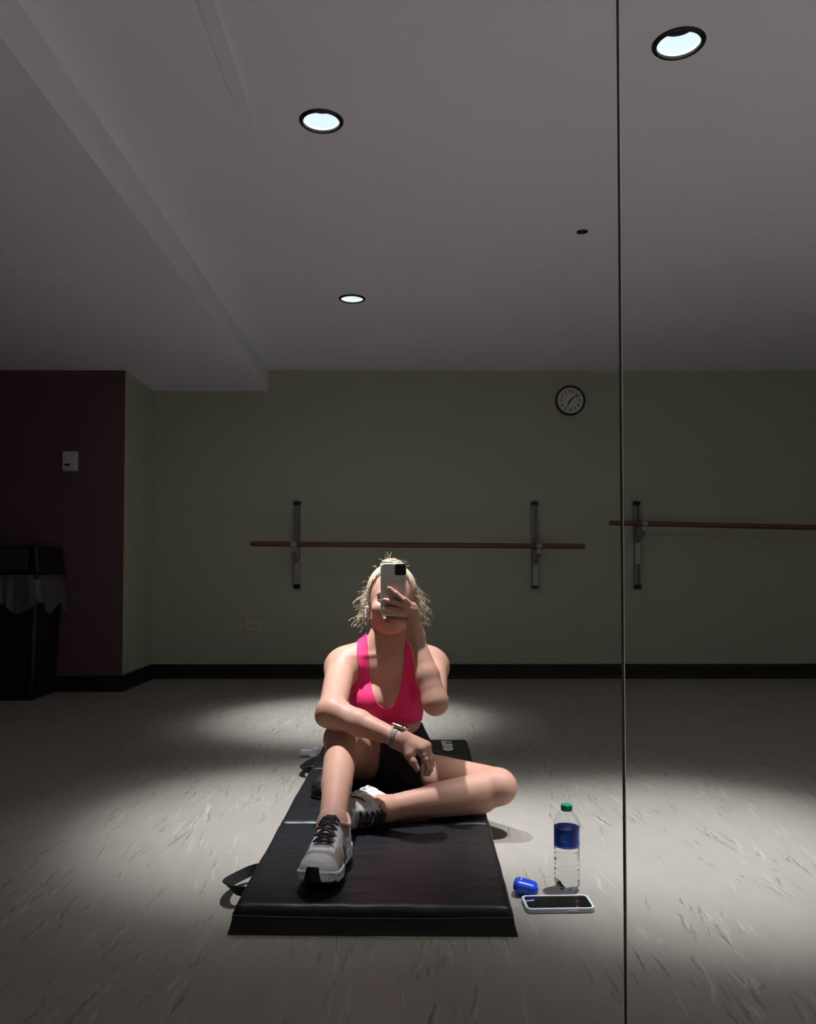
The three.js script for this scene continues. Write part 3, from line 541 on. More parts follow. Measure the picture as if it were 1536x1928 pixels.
// head
const skull = sEll(H(0, 0.028, -0.020), [0.074, 0.086, 0.092]);
const headF = (() => {
  const face = sEll(H(0, -0.030, 0.018), [0.063, 0.084, 0.070]), jaw = blend(0.02, sCone(H(-0.046, -0.062, -0.008), H(-0.012, -0.090, 0.056), 0.020, 0.016), sCone(H(0.046, -0.062, -0.008), H(0.012, -0.090, 0.056), 0.020, 0.016)), chin = sEll(H(0, -0.092, 0.064), [0.020, 0.014, 0.016]);
  const cheek = blend(0.01, sEll(H(-0.038, -0.034, 0.060), [0.024, 0.022, 0.022]), sEll(H(0.038, -0.034, 0.060), [0.024, 0.022, 0.022]));
  const brow = sCone(H(-0.028, 0.012, 0.072), H(0.028, 0.012, 0.072), 0.011, 0.011);
  const nose = blend(0.008, sCone(H(0, 0.004, 0.083), H(0, -0.040, 0.104), 0.008, 0.0115), sEll(H(-0.011, -0.043, 0.094), [0.008, 0.007, 0.010]), sEll(H(0.011, -0.043, 0.094), [0.008, 0.007, 0.010]));
  const lips = blend(0.002, sEll(H(-0.007, -0.0660, 0.0860), [0.017, 0.0052, 0.0085]), sEll(H(0.007, -0.0660, 0.0860), [0.017, 0.0052, 0.0085]), sEll(H(0, -0.0755, 0.0840), [0.019, 0.0062, 0.0090]));
  const muzzle = sEll(H(0, -0.066, 0.067), [0.034, 0.028, 0.020]);
  const eyeL = sEll(H(-0.031, -0.006, 0.086), [0.017, 0.011, 0.016]), eyeR = sEll(H(0.031, -0.006, 0.086), [0.017, 0.011, 0.016]);
  const ear = s => { const o = sEll(H(s * 0.074, -0.020, -0.012), [0.009, 0.031, 0.019], [0.15, s * -0.35, 0]), i = sEll(H(s * 0.083, -0.016, -0.006), [0.007, 0.018, 0.010], [0.15, s * -0.35, 0]); return (x, y, z) => smax(o(x, y, z), -i(x, y, z), 0.004); };
  const earL = ear(-1), earR = ear(1);
  return (x, y, z) => {
    let d = smin(skull(x, y, z), face(x, y, z), 0.03); d = smin(d, jaw(x, y, z), 0.028); d = smin(d, chin(x, y, z), 0.02); d = smin(d, cheek(x, y, z), 0.02); d = smin(d, brow(x, y, z), 0.014); d = smin(d, muzzle(x, y, z), 0.02);
    d = smax(d, -smin(eyeL(x, y, z), eyeR(x, y, z), 0.002), 0.012); d = smin(d, nose(x, y, z), 0.010); d = smin(d, lips(x, y, z), 0.004);
    return smin(d, Math.min(earL(x, y, z), earR(x, y, z)), 0.006);
  };
})();
const near = (c, r) => (x, y, z) => Math.hypot(x - c[0], y - c[1], z - c[2]) - r;
const hA = near([0.04, 0.265, -2.25], 0.10), hB = near([0.0, 0.65, -2.45], 0.12), hH = near(HC, 0.165);
const FLAT = 0.0668;                                 // the padded mat under her
function bodyField(x, y, z) {
  const t = torso(x, y, z), uL = upperL(x, y, z), uR = upperR(x, y, z), fL = foreL(x, y, z), fR = foreR(x, y, z), tL = thighL(x, y, z), tR = thighR(x, y, z), sL = shinL(x, y, z), sR = shinR(x, y, z);
  let d = Math.min(smin(t, uL, 0.045), smin(t, uR, 0.045), smin(uL, fL, 0.030), smin(uR, fR, 0.016), smin(t, tL, 0.045), smin(t, tR, 0.045), smin(tL, sL, 0.028), smin(tR, sR, 0.010), smin(sL, footL(x, y, z), 0.015), smin(sR, footR(x, y, z), 0.015));
  const q = hH(x, y, z); d = q < 0.02 ? Math.min(d, smin(neck(x, y, z), headF(x, y, z), 0.025)) : Math.min(d, Math.max(q, 0.02));
  for (const [h, hand, fore] of [[hA, handA, fL], [hB, handB, fR]]) {
    const c = h(x, y, z); if (c > 0.02) { d = Math.min(d, c); continue; }
    const p = hand.palm(x, y, z); d = Math.min(d, smin(fore, p, 0.018)); for (const g of hand.digits) d = Math.min(d, smin(p, g(x, y, z), 0.007));
  }
  return smax(d, FLAT - y, 0.006);
}
const person = thing('person', 'seated woman in pink sports top and black shorts taking a photo with a phone', 'person', [0, 0, 0]);
{
  const boxes = [[[-0.020, 0.205, -2.310], [0.100, 0.340, -2.185], 0.0019], [[-0.070, 0.570, -2.505], [0.075, 0.745, -2.405], 0.0019], [[-0.135, 0.560, -2.785], [0.068, 0.800, -2.500], 0.0026]];
  const inside = (b, x, y, z, m) => x > b[0][0] + m && x < b[1][0] - m && y > b[0][1] + m && y < b[1][1] - m && z > b[0][2] + m && z < b[1][2] - m;
  const G = [surfaceNets(bodyField, [-0.32, 0.045, -2.99], [0.37, 0.83, -1.96], 0.0050, (x, y, z) => boxes.some(b => inside(b, x, y, z, 0.008)))];
  for (let i = 0; i < boxes.length; i++) G.push(surfaceNets(bodyField, boxes[i][0], boxes[i][1], boxes[i][2], i === 2 ? (x, y, z) => inside(boxes[1], x, y, z, 0.004) : null));
  const skin = [0.535, 0.295, 0.210], lip = [0.42, 0.135, 0.125];
  const body = paint(mergeGeometries(G), (x, y, z) => {
    const [lx, ly, lz] = unH(x, y, z);
    if (lz > 0.05 && ly < -0.052 && ly > -0.090) { const e = Math.hypot(lx / 0.024, (ly + 0.0712) / 0.0120); if (e < 1) return lip.map((v, i) => v + (skin[i] - v) * Math.pow(e, 6)); }
    const n = 1 + 0.05 * noise.noise(x * 22, y * 22, z * 22) + 0.03 * noise.noise(x * 70, y * 70, z * 70); return [skin[0] * n, skin[1] * n, skin[2] * n];
  });
  mesh('body', body, new THREE.MeshPhysicalMaterial({ color: 0xffffff, vertexColors: true, roughness: 0.48, specularIntensity: 0.42, sheen: 0.15, sheenRoughness: 0.5, sheenColor: lin(0.9, 0.6, 0.5) }), person);
  // eyes and brows behind the phone
  for (const s of [-1, 1]) {
    const e = mesh('eye', new THREE.SphereGeometry(0.0118, 24, 16).translate(...H(s * 0.031, -0.007, 0.0655)), std(0.75, 0.74, 0.72, 0.15), person);
    mesh('iris', new THREE.SphereGeometry(0.0062, 20, 12).scale(1, 1, 0.5).translate(...H(s * 0.031, -0.008, 0.0748)), std(0.06, 0.10, 0.14, 0.15), e);
    const lidMat = std(0.50, 0.265, 0.19, 0.5);
    mesh('eyelid', new THREE.SphereGeometry(0.0127, 28, 14, 0, Math.PI * 2, 0, 1.42).rotateX(0.30).translate(...H(s * 0.031, -0.007, 0.0658)), lidMat, person);
    mesh('eyelid', new THREE.SphereGeometry(0.0125, 28, 10, 0, Math.PI * 2, 2.15, Math.PI - 2.15).rotateX(0.10).translate(...H(s * 0.031, -0.007, 0.0655)), lidMat, person);
    mesh('eyebrow', tube([H(s * 0.015, 0.0105, 0.0845), H(s * 0.030, 0.0155, 0.0815), H(s * 0.046, 0.0105, 0.0715)], 0.0022, 16, 6), std(0.20, 0.13, 0.07, 0.8), person);
  }
  // nails on the hand round the phone and on the hanging hand
  const nail = std(0.72, 0.46, 0.40, 0.25);
  for (const [x, y, z] of [[-0.0395, 0.7245, -2.4222], [-0.0535, 0.6895, -2.4222], [-0.0515, 0.6635, -2.4222]]) mesh('fingernail', new THREE.SphereGeometry(1, 14, 10).scale(0.0050, 0.0040, 0.0018).translate(x, y, z), nail, person);
  for (const [x, y, z] of [[0.0690, 0.2265, -2.240], [0.0780, 0.2215, -2.257], [0.0845, 0.2260, -2.274]]) mesh('fingernail', new THREE.SphereGeometry(1, 14, 10).scale(0.0018, 0.0055, 0.0045).translate(x, y, z), nail, person);
  // pink top
  const xc = -0.050;
  const topRegion = (x, y, z) => {
    const a = Math.abs(x - xc), front = z > -2.69 ? 1 : 0;
    const hem = (0.278 - 0.10 * (x - xc) * 0 + 0.02 * (z + 2.70)) - y;
    const hw = y > 0.505 ? 0.057 + (y - 0.505) * 0.10 : y > (front ? 0.343 : 0.43) ? 0.057 * Math.sqrt(1 - Math.pow((0.505 - y) / (front ? 0.162 : 0.075), 2)) : -0.02;
    const neckHole = hw - a;
    const ua = THREE.MathUtils.clamp((0.452 - y) / 0.060, 0, 1.4), arm = a - (0.083 + 0.012 * THREE.MathUtils.smoothstep(y, 0.44, 0.53) + 0.13 * Math.pow(ua, 3.2));
    return Math.max(hem, neckHole, arm);
  };
  const torsoArms = (x, y, z) => { const t = torso(x, y, z); return Math.min(smin(t, upperL(x, y, z), 0.045), smin(t, upperR(x, y, z), 0.045)); };
  const topF = (x, y, z) => Math.max(torsoArms(x, y, z) - (y < 0.315 ? 0.0062 : 0.0045) - 0.0012 * noise.noise(x * 60, y * 16, z * 20), topRegion(x, y, z), torso(x, y, z) - 0.014);
  const knit = dataTex(128, 128, (x, y) => { const v = 128 + 70 * Math.sin(x / 128 * Math.PI * 32) + 30 * (rnd() - 0.5); return [v, v, v]; });
  const pink = new THREE.MeshPhysicalMaterial({ color: lin(0.86, 0.022, 0.165), roughness: 0.75, sheen: 0.4, sheenRoughness: 0.5, sheenColor: lin(1, 0.3, 0.5), bumpMap: knit, bumpScale: 0.0003 });
  mesh('sports_top', planarUV(surfaceNets(topF, [-0.20, 0.24, -2.82], [0.11, 0.62, -2.53], 0.0030), 0.06, 0, 1), pink, person, 'bright pink sports top with deep round neckline');
  // black shorts
  const along = (h, k) => { const d = V(...k).sub(V(...h)), l = d.length(); d.normalize(); return (x, y, z) => [((x - h[0]) * d.x + (y - h[1]) * d.y + (z - h[2]) * d.z), l]; };
  const aL = along(J.hipL, J.knL), aR = along(J.hipR, J.knR);
  const legCut = x => 0.060 + 0.075 * THREE.MathUtils.smoothstep(-x, 0.135, 0.20);   // hem longer on the outer side
  const shortsF = (x, y, z) => {
    const t = torso(x, y, z), d = Math.min(smin(t, thighL(x, y, z), 0.05), smin(t, thighR(x, y, z), 0.05)) - 0.0055 - 0.0018 * noise.noise(x * 24, y * 40, z * 24);
    const l = aL(x, y, z)[0], r = aR(x, y, z)[0], rp = Math.max(y - 0.258, x < -0.075 ? l - legCut(x) : -1, Math.hypot((x + 0.055) / 1.25, y - 0.15, z + 2.80) - 0.150);
    const rl = Math.max(l - legCut(x), -l - 0.05, thighL(x, y, z) - 0.03), rr = Math.max(r - 0.150 + 0.35 * (y - 0.14), -r - 0.05, thighR(x, y, z) - 0.03);
    return Math.max(d, Math.min(rp, rl, rr), FLAT - 0.0015 - y);
  };
  mesh('shorts', surfaceNets(shortsF, [-0.26, 0.045, -2.98], [0.22, 0.28, -2.56], 0.0040), std(0.006, 0.006, 0.007, 0.8, 0, { sheen: 0.2, sheenRoughness: 0.5, sheenColor: lin(0.2, 0.2, 0.2) }), person, 'black fitted shorts');
}
// hair: combed cap, bun and loose curls
{
  const hairMat = new THREE.MeshPhysicalMaterial({ color: 0xffffff, vertexColors: true, roughness: 0.38, specularIntensity: 0.8 });
  const root = H(0, 0.115, -0.030);
  const hairLine = (lx, ly, lz) => 0.80 * ly - 0.60 * lz + 0.000 - 0.034 * THREE.MathUtils.smoothstep(lz, -0.02, 0.055) + 0.020 * Math.exp(-Math.pow((Math.abs(lx) - 0.070) / 0.016, 2));
  const capF = (x, y, z) => {
    const [lx, ly, lz] = unH(x, y, z), ang = Math.atan2(lx, lz + 0.03);
    const g = noise.noise(Math.cos(ang) * 9, Math.sin(ang) * 9, 2.2) * 0.0030 + noise.noise(Math.cos(ang) * 26, Math.sin(ang) * 26, 5) * 0.0022;
    const line = hairLine(lx, ly, lz);
    return smax(skull(x, y, z) - 0.0070 - g, -line, 0.020);
  };
  const tone = (x, y, z) => { const n = noise.noise(x * 160, y * 40, z * 160); const k = 0.80 + 0.42 * n; return [0.66 * k, 0.53 * k, 0.35 * k]; };
  const parts = [paint(surfaceNets(capF, [HC[0] - 0.10, HC[1] - 0.10, HC[2] - 0.14], [HC[0] + 0.10, HC[1] + 0.14, HC[2] + 0.11], 0.0024), tone)];
  const add = (pts, r, seg = 18, rs = 5) => { const g = tube(pts, r, seg, rs); g.deleteAttribute('uv'); const k = R(0.62, 1.2); parts.push(paint(g, () => [0.72 * k, 0.60 * k, 0.42 * k])); };
  const bun = H(0.000, 0.112, -0.006);
  parts.push(paint(surfaceNets(sEll(bun, [0.033, 0.025, 0.030]), [bun[0] - 0.05, bun[1] - 0.05, bun[2] - 0.05], [bun[0] + 0.05, bun[1] + 0.05, bun[2] + 0.05], 0.003), tone));
  for (let i = 0; i < 90; i++) {                     // twisted coils of the bun
    const q = new THREE.Quaternion().setFromEuler(new THREE.Euler(R(-0.6, 0.6), R(0, 6.3), R(-0.7, 0.7))), a0 = R(0, 6.3), sw = R(2, 5), rr = R(0.029, 0.037), pts = [];
    for (let k = 0; k <= 9; k++) { const a = a0 + sw * k / 9; const p = V(Math.cos(a) * rr, R(-0.003, 0.003) + 0.006 * Math.sin(a * 2), Math.sin(a) * rr).applyQuaternion(q); p.y *= 0.82; pts.push(p.add(V(...bun))); }
    add(pts, R(0.0010, 0.0026), 20, 6);
  }
  for (let i = 0; i < 14; i++) {                     // short ends standing out of the bun
    const a = R(0, 6.3), e = R(0.1, 1.2), d = V(Math.cos(a) * Math.cos(e), Math.sin(e), Math.sin(a) * Math.cos(e)), L = R(0.008, 0.024), s = V(...bun).addScaledVector(d, 0.026), c = V(R(-1, 1), R(-0.6, 1), R(-1, 1)).multiplyScalar(0.014);
    add([s, s.clone().addScaledVector(d, L * 0.5).addScaledVector(c, 0.4), s.clone().addScaledVector(d, L).add(c)], R(0.0003, 0.0007), 8, 4);
  }
  for (let i = 0; i < 320; i++) {                    // strands swept up from the temples to the bun
    const a = R(0, 6.283), el = R(-0.25, 0.6), pts = [];
    for (let k = 0; k <= 6; k++) { const t = k / 6, e = el + (1.38 - el) * t, cr = Math.cos(e); pts.push(V(...H(Math.sin(a) * cr * 0.0825, 0.028 + Math.sin(e) * 0.0945, -0.020 + Math.cos(a) * cr * 0.1005))); }
    const p0 = pts[0], [, ly, lz] = unH(p0.x, p0.y, p0.z);
    if (hairLine(...unH(p0.x, p0.y, p0.z)) < -0.004) continue;
    add(pts, R(0.0006, 0.0014), 16, 5);
  }
  for (let i = 0; i < 230; i++) {                    // loose curls round the face and nape
    const s = rnd() < 0.52 ? -1 : 1, top = rnd(), back = rnd() < 0.35;
    const st = V(...H(s * R(0.070, 0.082), 0.050 - 0.085 * top, back ? R(-0.07, -0.02) : R(-0.022, 0.018))), L = R(0.020, 0.098) * (back ? 1.15 : 1), out = R(0.05, 0.95), turns = R(0.3, 1.6), ph = R(0, 6.3), amp = R(0.004, 0.013), pts = [];
    for (let k = 0; k <= 9; k++) { const t = k / 9; pts.push(V(st.x + s * (out * L * t * (1 - 0.35 * t)) + amp * t * Math.sin(ph + turns * 6.28 * t), st.y - L * t * (0.95 - 0.45 * out) + 0.4 * amp * Math.cos(ph + turns * 6.28 * t), st.z + amp * t * Math.cos(ph + turns * 6.28 * t))); }
    add(pts, rnd() < 0.10 ? R(0.0008, 0.0012) : R(0.0003, 0.0006), 22, 4);
  }
  for (let i = 0; i < 16; i++) {                     // baby hairs standing off the crown
    const a = R(-1.5, 1.5), e = R(0.3, 1.2), d = V(Math.sin(a) * Math.cos(e), Math.sin(e), Math.cos(a) * Math.cos(e) * 0.6), s = V(...H(0, 0.028, -0.02)).add(V(d.x * 0.084, d.y * 0.096, d.z * 0.10)), L = R(0.008, 0.022);
    add([s, s.clone().addScaledVector(d, L * 0.6).add(V(R(-0.006, 0.006), 0.004, 0)), s.clone().addScaledVector(d, L).add(V(R(-0.012, 0.012), R(-0.004, 0.006), 0))], R(0.0004, 0.0007), 8, 4);
  }
  for (const g of parts) { if (g.attributes.uv) g.deleteAttribute('uv'); }
  mesh('hair', mergeGeometries(parts.map(g => g.index ? g : mergeVertices(g))), hairMat, person, 'blonde hair in a messy bun with loose curls');
  // wireless earbuds
  for (const s of [-1, 1]) mesh('earbud', mergeGeometries([new THREE.SphereGeometry(0.0075, 16, 12).translate(...H(s * 0.080, -0.026, 0.006)), new THREE.CapsuleGeometry(0.0036, 0.022, 6, 12).rotateX(-0.2).translate(...H(s * 0.0835, -0.044, 0.010))]), std(0.82, 0.82, 0.84, 0.25), person, 'white wireless earbud');
}
// ---------------------------------------------------------------- running shoes, watch
function makeShoe(matrix) {
  const g0 = new THREE.Group(); g0.name = 'running_shoe'; person.add(g0); g0.userData.label = 'pale grey running shoe with dark laces and cloud pod sole';
  matrix.decompose(g0.position, g0.quaternion, g0.scale);
  const L = 0.272, S = THREE.MathUtils.smoothstep;
  const hw = t => { const b = 0.034 + 0.014 * S(t, 0.35, 0.68) - 0.004 * S(t, 0.75, 0.95); const e0 = t < 0.12 ? Math.sqrt(Math.max(0, 1 - Math.pow((0.12 - t) / 0.12, 2))) : 1, e1 = t > 0.78 ? Math.sqrt(Math.max(0, 1 - Math.pow((t - 0.78) / 0.22, 2))) : 1; return Math.max(0.0005, b * e0 * e1); };
  const bot = t => 0.020 * Math.pow(S(t, 0.66, 1.05), 1.4) + 0.008 * Math.pow(S(1 - t, 0.88, 1.02), 1.5);
  const top = t => 0.034 - 0.006 * S(t, 0.2, 0.6) + 0.016 * Math.pow(S(t, 0.72, 1.05), 1.4) + 0.006 * Math.pow(S(1 - t, 0.86, 1.0), 1.5);
  const cl = z => Math.min(1.02, Math.max(-0.02, z / L));
  const plan = (x, z) => { const t = z / L; if (t < 0) return Math.hypot(x, z); if (t > 1) return Math.hypot(x, z - L); return (Math.abs(x) - hw(t)) * 0.8; };
  const sole = (x, y, z) => {
    const t = cl(z), b = bot(t), p = plan(x, z) - 0.0035 * S(y, top(t), b) - 0.002;
    let d = smax(p, Math.max(y - top(t), b - y), 0.006);
    const q = ((z - 0.012) / 0.0315), c = (Math.floor(q) + 0.5) * 0.0315 + 0.012;
    const hole = Math.hypot((z - c) / 1.65, y - b - 0.0125) - 0.0058, notch = 0.0065 - Math.hypot((z - (Math.round(q) * 0.0315 + 0.012)), (y - b) * 0.9);
    if (t > 0.03 && t < 0.93) { d = smax(d, -hole, 0.002); d = smax(d, notch, 0.002); }
    return d;
  };
  mesh('midsole', surfaceNets(sole, [-0.062, -0.006, -0.012], [0.062, 0.072, 0.286], 0.0022), std(0.80, 0.80, 0.80, 0.5), g0, 'white midsole of hollow pods');
  const rubber = (x, y, z) => { const t = cl(z), b = bot(t), p = plan(x, z); let d = Math.max(p + 0.002, y - b - 0.004, b - 0.0005 - y); const bump = Math.max(p - 0.0035, Math.abs(x) - 0.021 + 0.25 * (y - b), 0.90 - z / L, y - top(t) - 0.009, b - y); d = Math.min(d, bump); const q = ((z - 0.012) / 0.0315); return t < 0.9 ? Math.max(d, 0.0050 - Math.abs(z - (Math.round(q) * 0.0315 + 0.012))) : d; };
  mesh('outsole', surfaceNets(rubber, [-0.062, -0.006, -0.012], [0.062, 0.072, 0.290], 0.0022), std(0.008, 0.008, 0.008, 0.6), g0, 'black rubber outsole and toe bumper');
  const hTop = t => 0.036 + 0.016 * S(1 - t, 0.0, 0.10) + 0.014 * S(1 - t, 0.08, 0.28) + 0.046 * S(1 - t, 0.24, 0.60) - 0.012 * S(1 - t, 0.62, 0.78) + 0.012 * S(1 - t, 0.86, 0.98);
  const upper = (x, y, z) => {
    const t = cl(z), b = top(t) - 0.016, w = Math.max(0.003, hw(t) - 0.0005), h = Math.max(0.006, hTop(t) + 0.010 * S(t, 0.75, 1.0) - b), n = 2.5;
    const q = Math.pow(Math.pow(Math.abs(x) / w, n) + Math.pow(Math.max(0, y - b) / h, n), 1 / n);
    let d = Math.max((q - 1) * Math.min(w, h) * 0.9, b - y); if (z < 0 || z > L) d = Math.max(d, plan(x, z));
    const hole = Math.max(Math.hypot(x / 0.0300, (z - 0.062) / 0.052) - 1, 0) * 0.03 + Math.min(Math.hypot(x / 0.0300, (z - 0.062) / 0.052) - 1, 0) * 0.03;
    d = smax(d, -Math.max(hole, 0.055 - y), 0.006);
    return d;
  };
  const ug = surfaceNets(upper, [-0.058, 0.006, -0.010], [0.058, 0.128, 0.286], 0.0021);
  paint(ug, (x, y, z) => {
    const t = z / L, h = (y - top(cl(z))) / 0.05;
    const mesh_ = 0.93 + 0.07 * Math.sin(z * 1500) * Math.sin(x * 1500);
    if (Math.abs(x) < 0.017 && t > 0.40 && t < 0.70 && h > 0.3) return [0.50, 0.37, 0.32];
    if (Math.abs(x) < 0.030 && t > 0.36 && t < 0.72 && h > 0.25) return [0.74, 0.76, 0.78];
    if (t > 0.60 && t < 0.78 && h < 0.75) return [0.40, 0.32, 0.27];
    if (t >= 0.78) return y < top(cl(z)) + 0.016 ? [0.72, 0.72, 0.71] : [0.68 * mesh_, 0.675 * mesh_, 0.665 * mesh_];
    if (t < 0.28) return [0.76, 0.77, 0.78];
    return [0.62 * mesh_, 0.62 * mesh_, 0.61 * mesh_];
  });
  mesh('upper', ug, new THREE.MeshPhysicalMaterial({ color: 0xffffff, vertexColors: true, roughness: 0.7 }), g0, 'pale grey knit upper');
  mesh('collar', tube(Array.from({ length: 24 }, (_, i) => { const a = i / 24 * Math.PI * 2; return [0.0325 * Math.sin(a), hTop(cl(0.062 - 0.056 * Math.cos(a))) * 1.0 - 0.006 - 0.008 * Math.abs(Math.sin(a)), 0.062 - 0.054 * Math.cos(a)]; }), 0.0052, 72, 8, true), std(0.50, 0.34, 0.27, 0.85), g0, 'padded peach collar');
  mesh('heel_tab', tube([[-0.008, 0.085, 0.000], [-0.007, 0.108, -0.004], [0, 0.114, -0.005], [0.007, 0.108, -0.004], [0.008, 0.085, 0.000]], 0.0032, 24, 8), std(0.62, 0.80, 0.06, 0.6), g0, 'neon yellow pull tab');
  mesh('tongue', rbox(0.026, 0.034, 0.007, 0.003).rotateX(-0.60).translate(0, 0.106, 0.112), std(0.030, 0.028, 0.030, 0.8), g0, 'dark tongue');
  // laces
  const ys = (x, z) => { let y = 0.14; while (y > 0.02 && upper(x, y, z) > 0.002) y -= 0.001; return y + 0.0015; };
  const LP = []; const rows = [0.100, 0.116, 0.131, 0.146, 0.162, 0.178];
  const lace = pts => LP.push(tube(pts, 0.0023, 28, 6));
  rows.forEach((z, i) => { if (i % 2 === 0 || i > 3) lace([-0.024, -0.012, 0, 0.012, 0.024].map(x => [x, ys(x, z) + 0.002, z])); if (i < rows.length - 1) { const z2 = rows[i + 1]; for (const s of [-1, 1]) lace([-0.024, -0.012, 0, 0.012, 0.024].map((x, k) => { const zz = z + (z2 - z) * k / 4; return [s * x, ys(s * x, zz) + 0.003, zz]; })); } });
  const kz = 0.106, ky = ys(0, kz) + 0.007;
  for (const s of [-1, 1]) {                         // bow loops and loose ends
    lace([[0, ky, kz], [s * 0.020, ky + 0.004, kz + 0.012], [s * 0.040, ky - 0.012, kz + 0.030], [s * 0.046, ky - 0.034, kz + 0.045], [s * 0.036, ky - 0.030, kz + 0.040], [s * 0.018, ky - 0.006, kz + 0.018], [0, ky, kz]]);
    lace([[0, ky, kz], [s * 0.016, ky - 0.004, kz + 0.020], [s * 0.038, ky - 0.024, kz + 0.040], [s * 0.051, ky - 0.052, kz + 0.058]]);
  }
  LP.push(new THREE.SphereGeometry(0.006, 12, 8).translate(0, ky, kz));
  mesh('laces', mergeGeometries(LP.map(g => { const q = g; return q; })), std(0.022, 0.021, 0.023, 0.75), g0, 'charcoal laces tied in a bow');
}
makeShoe(shoeL); makeShoe(shoeR);
{
  const w = new THREE.Group(); w.name = 'watch'; person.add(w); w.userData.label = 'smart watch with taupe band on the drooping wrist';
  const ax = V(...J.wrL).sub(V(...J.elL)).normalize(), up = V(0.30, 0.90, -0.10); up.addScaledVector(ax, -up.dot(ax)).normalize();
  w.matrixAutoUpdate = true; const side = ax.clone().cross(up); // local: x along arm, y out of the dial, z across
  new THREE.Matrix4().makeBasis(ax, up, side).setPosition(V(...J.wrL).addScaledVector(ax, -0.013)).decompose(w.position, w.quaternion, w.scale);
  mesh('band', new THREE.TorusGeometry(1, 0.075, 8, 56).rotateY(Math.PI / 2).scale(0.130, 0.0285, 0.0285), std(0.26, 0.19, 0.165, 0.6), w, 'taupe sport band');
  mesh('case', rbox(0.036, 0.0105, 0.042, 0.005, 0, 0.0320, 0, 4), std(0.80, 0.62, 0.52, 0.22, 0.9), w, 'rose gold case');
  mesh('dial', rbox(0.030, 0.003, 0.036, 0.0014, 0, 0.0376, 0, 3), std(0.004, 0.004, 0.005, 0.06), w, 'black glass dial');
  mesh('crown', new THREE.CylinderGeometry(0.0032, 0.0032, 0.003, 16).rotateZ(Math.PI / 2).translate(0.018, 0.033, 0.008), std(0.80, 0.62, 0.52, 0.25, 0.9), w);
  const rg = mesh('finger_ring', new THREE.TorusGeometry(0.0104, 0.0012, 8, 28), std(0.85, 0.78, 0.62, 0.2, 1), person, 'thin ring'); const a = V(0.0515, 0.2925, -2.232), b = V(0.0625, 0.2660, -2.222);
  rg.position.copy(a.clone().lerp(b, 0.5)); rg.quaternion.setFromUnitVectors(V(0, 0, 1), b.sub(a).normalize());
}
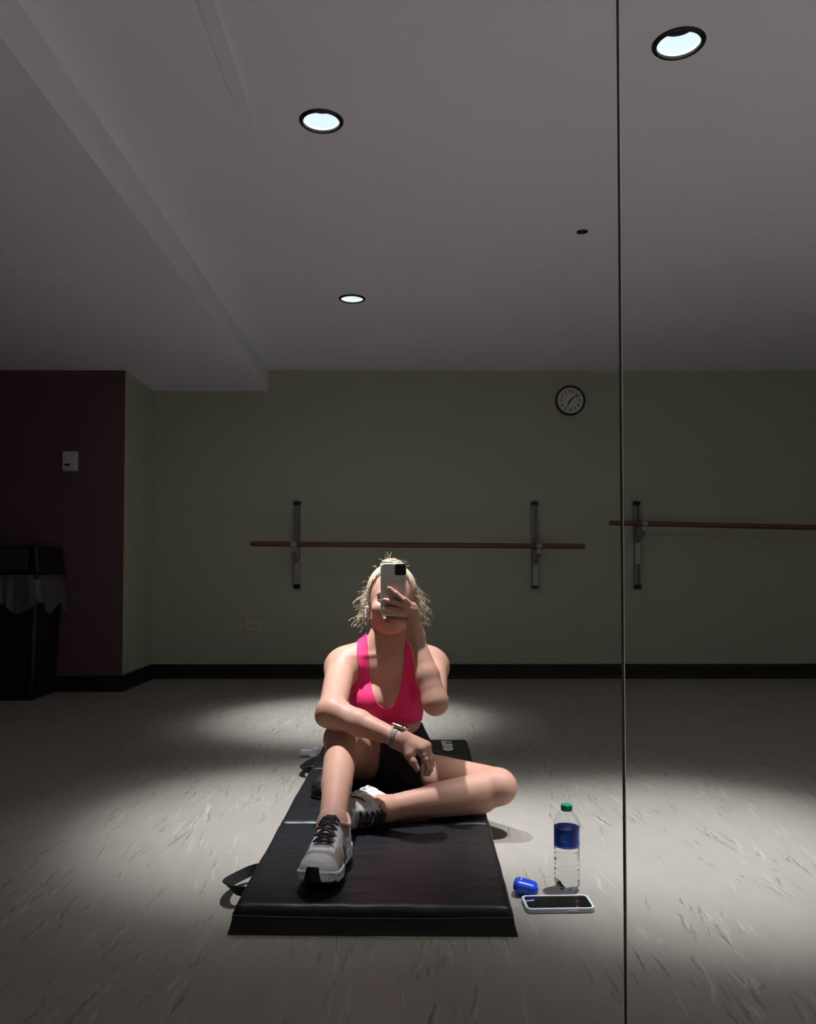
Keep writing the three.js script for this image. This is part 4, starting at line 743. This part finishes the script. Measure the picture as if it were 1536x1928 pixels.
// ---------------------------------------------------------------- phone in her hand, pouch behind her shin
{
  const t = thing('smartphone', 'white cased phone held up in front of the woman\'s face', 'phone', [-0.0261, 0.7205, -2.4465]); t.rotation.x = -0.0312;
  const rr = (w, h, r) => { const s = new THREE.Shape(); s.moveTo(-w + r, -h); s.lineTo(w - r, -h); s.absarc(w - r, -h + r, r, -Math.PI / 2, 0); s.lineTo(w, h - r); s.absarc(w - r, h - r, r, 0, Math.PI / 2); s.lineTo(-w + r, h); s.absarc(-w + r, h - r, r, Math.PI / 2, Math.PI); s.lineTo(-w, -h + r); s.absarc(-w + r, -h + r, r, Math.PI, Math.PI * 1.5); return s; };
  const slab = (w, h, r, d, b, z) => new THREE.ExtrudeGeometry(rr(w, h, r), { depth: d - 2 * b, bevelEnabled: true, bevelSize: b, bevelThickness: b, bevelOffset: -b, bevelSegments: 4, curveSegments: 14 }).translate(0, 0, z + b);
  mesh('case', slab(0.0388, 0.0783, 0.0140, 0.0115, 0.0030, -0.0057), std(0.80, 0.80, 0.80, 0.4), t, 'white bumper case');
  mesh('back_plate', slab(0.0356, 0.0751, 0.0115, 0.0010, 0.0003, 0.0053), std(0.52, 0.52, 0.50, 0.35), t, 'pale grey translucent back');
  mesh('screen', slab(0.0350, 0.0745, 0.011, 0.0010, 0.0003, -0.0064), std(0.02, 0.02, 0.022, 0.08), t, 'phone screen');
  const isl = mesh('camera_island', slab(0.0165, 0.0170, 0.0062, 0.0028, 0.0008, 0.0055).translate(0.0205, 0.0585, 0), std(0.010, 0.010, 0.011, 0.25), t, 'black camera island');
  for (const [x, y] of [[0.0135, 0.0655], [0.0275, 0.0515]]) mesh('lens', lathe([[0, 0], [0.0048, 0], [0.0060, 0.0004], [0.0064, 0.0014], [0.0064, -0.001]].reverse(), 28).rotateX(Math.PI / 2).translate(x, y, 0.0083), std(0.004, 0.004, 0.006, 0.08), isl);
  mesh('lens_rim', slab(0.0180, 0.0185, 0.0072, 0.0020, 0.0006, 0.0052).translate(0.0205, 0.0585, 0), std(0.72, 0.72, 0.72, 0.4), t);
  const pad = mesh('suction_pad', slab(0.0290, 0.0430, 0.0050, 0.0022, 0.0006, 0.0058).translate(0.002, -0.018, 0), std(0.52, 0.42, 0.40, 0.5), t, 'pinkish silicone suction pad');
  const cup = new THREE.TorusGeometry(0.0046, 0.0012, 8, 20);
  for (let r = 0; r < 6; r++) for (let c = 0; c < 4; c++) mesh('suction_cup', cup, pad.material, pad).position.set(0.002 - 0.0196 + c * 0.0131, 0.0150 - r * 0.0132, 0.0082);

  const p = thing('pouch', 'small black pouch lying on the mat behind the raised shin', 'pouch', [-0.236, MAT_TOP + 0.006, -2.625], 0.2);
  const pf = (x, y, z) => Math.max(sEll([0, 0.022, 0], [0.055, 0.044, 0.050])(x, y, z) - 0.001 * noise.noise(x * 50, y * 50, z * 50), 0.002 - y);
  mesh('bag', surfaceNets(pf, [-0.065, -0.004, -0.06], [0.065, 0.075, 0.06], 0.003), std(0.006, 0.006, 0.006, 0.6), p);
  mesh('zip', tube([[-0.048, 0.034, 0.024], [-0.02, 0.050, 0.034], [0.02, 0.050, 0.034], [0.048, 0.034, 0.024]], 0.0018, 24, 6), std(0.02, 0.02, 0.02, 0.35), p);
  mesh('base_edge', tube(Array.from({ length: 20 }, (_, i) => { const a = i / 20 * 6.283; return [0.050 * Math.cos(a), 0.003, 0.045 * Math.sin(a)]; }), 0.0028, 60, 6, true), std(0.25, 0.25, 0.25, 0.5), p);
}
renderer.render(scene, camera);
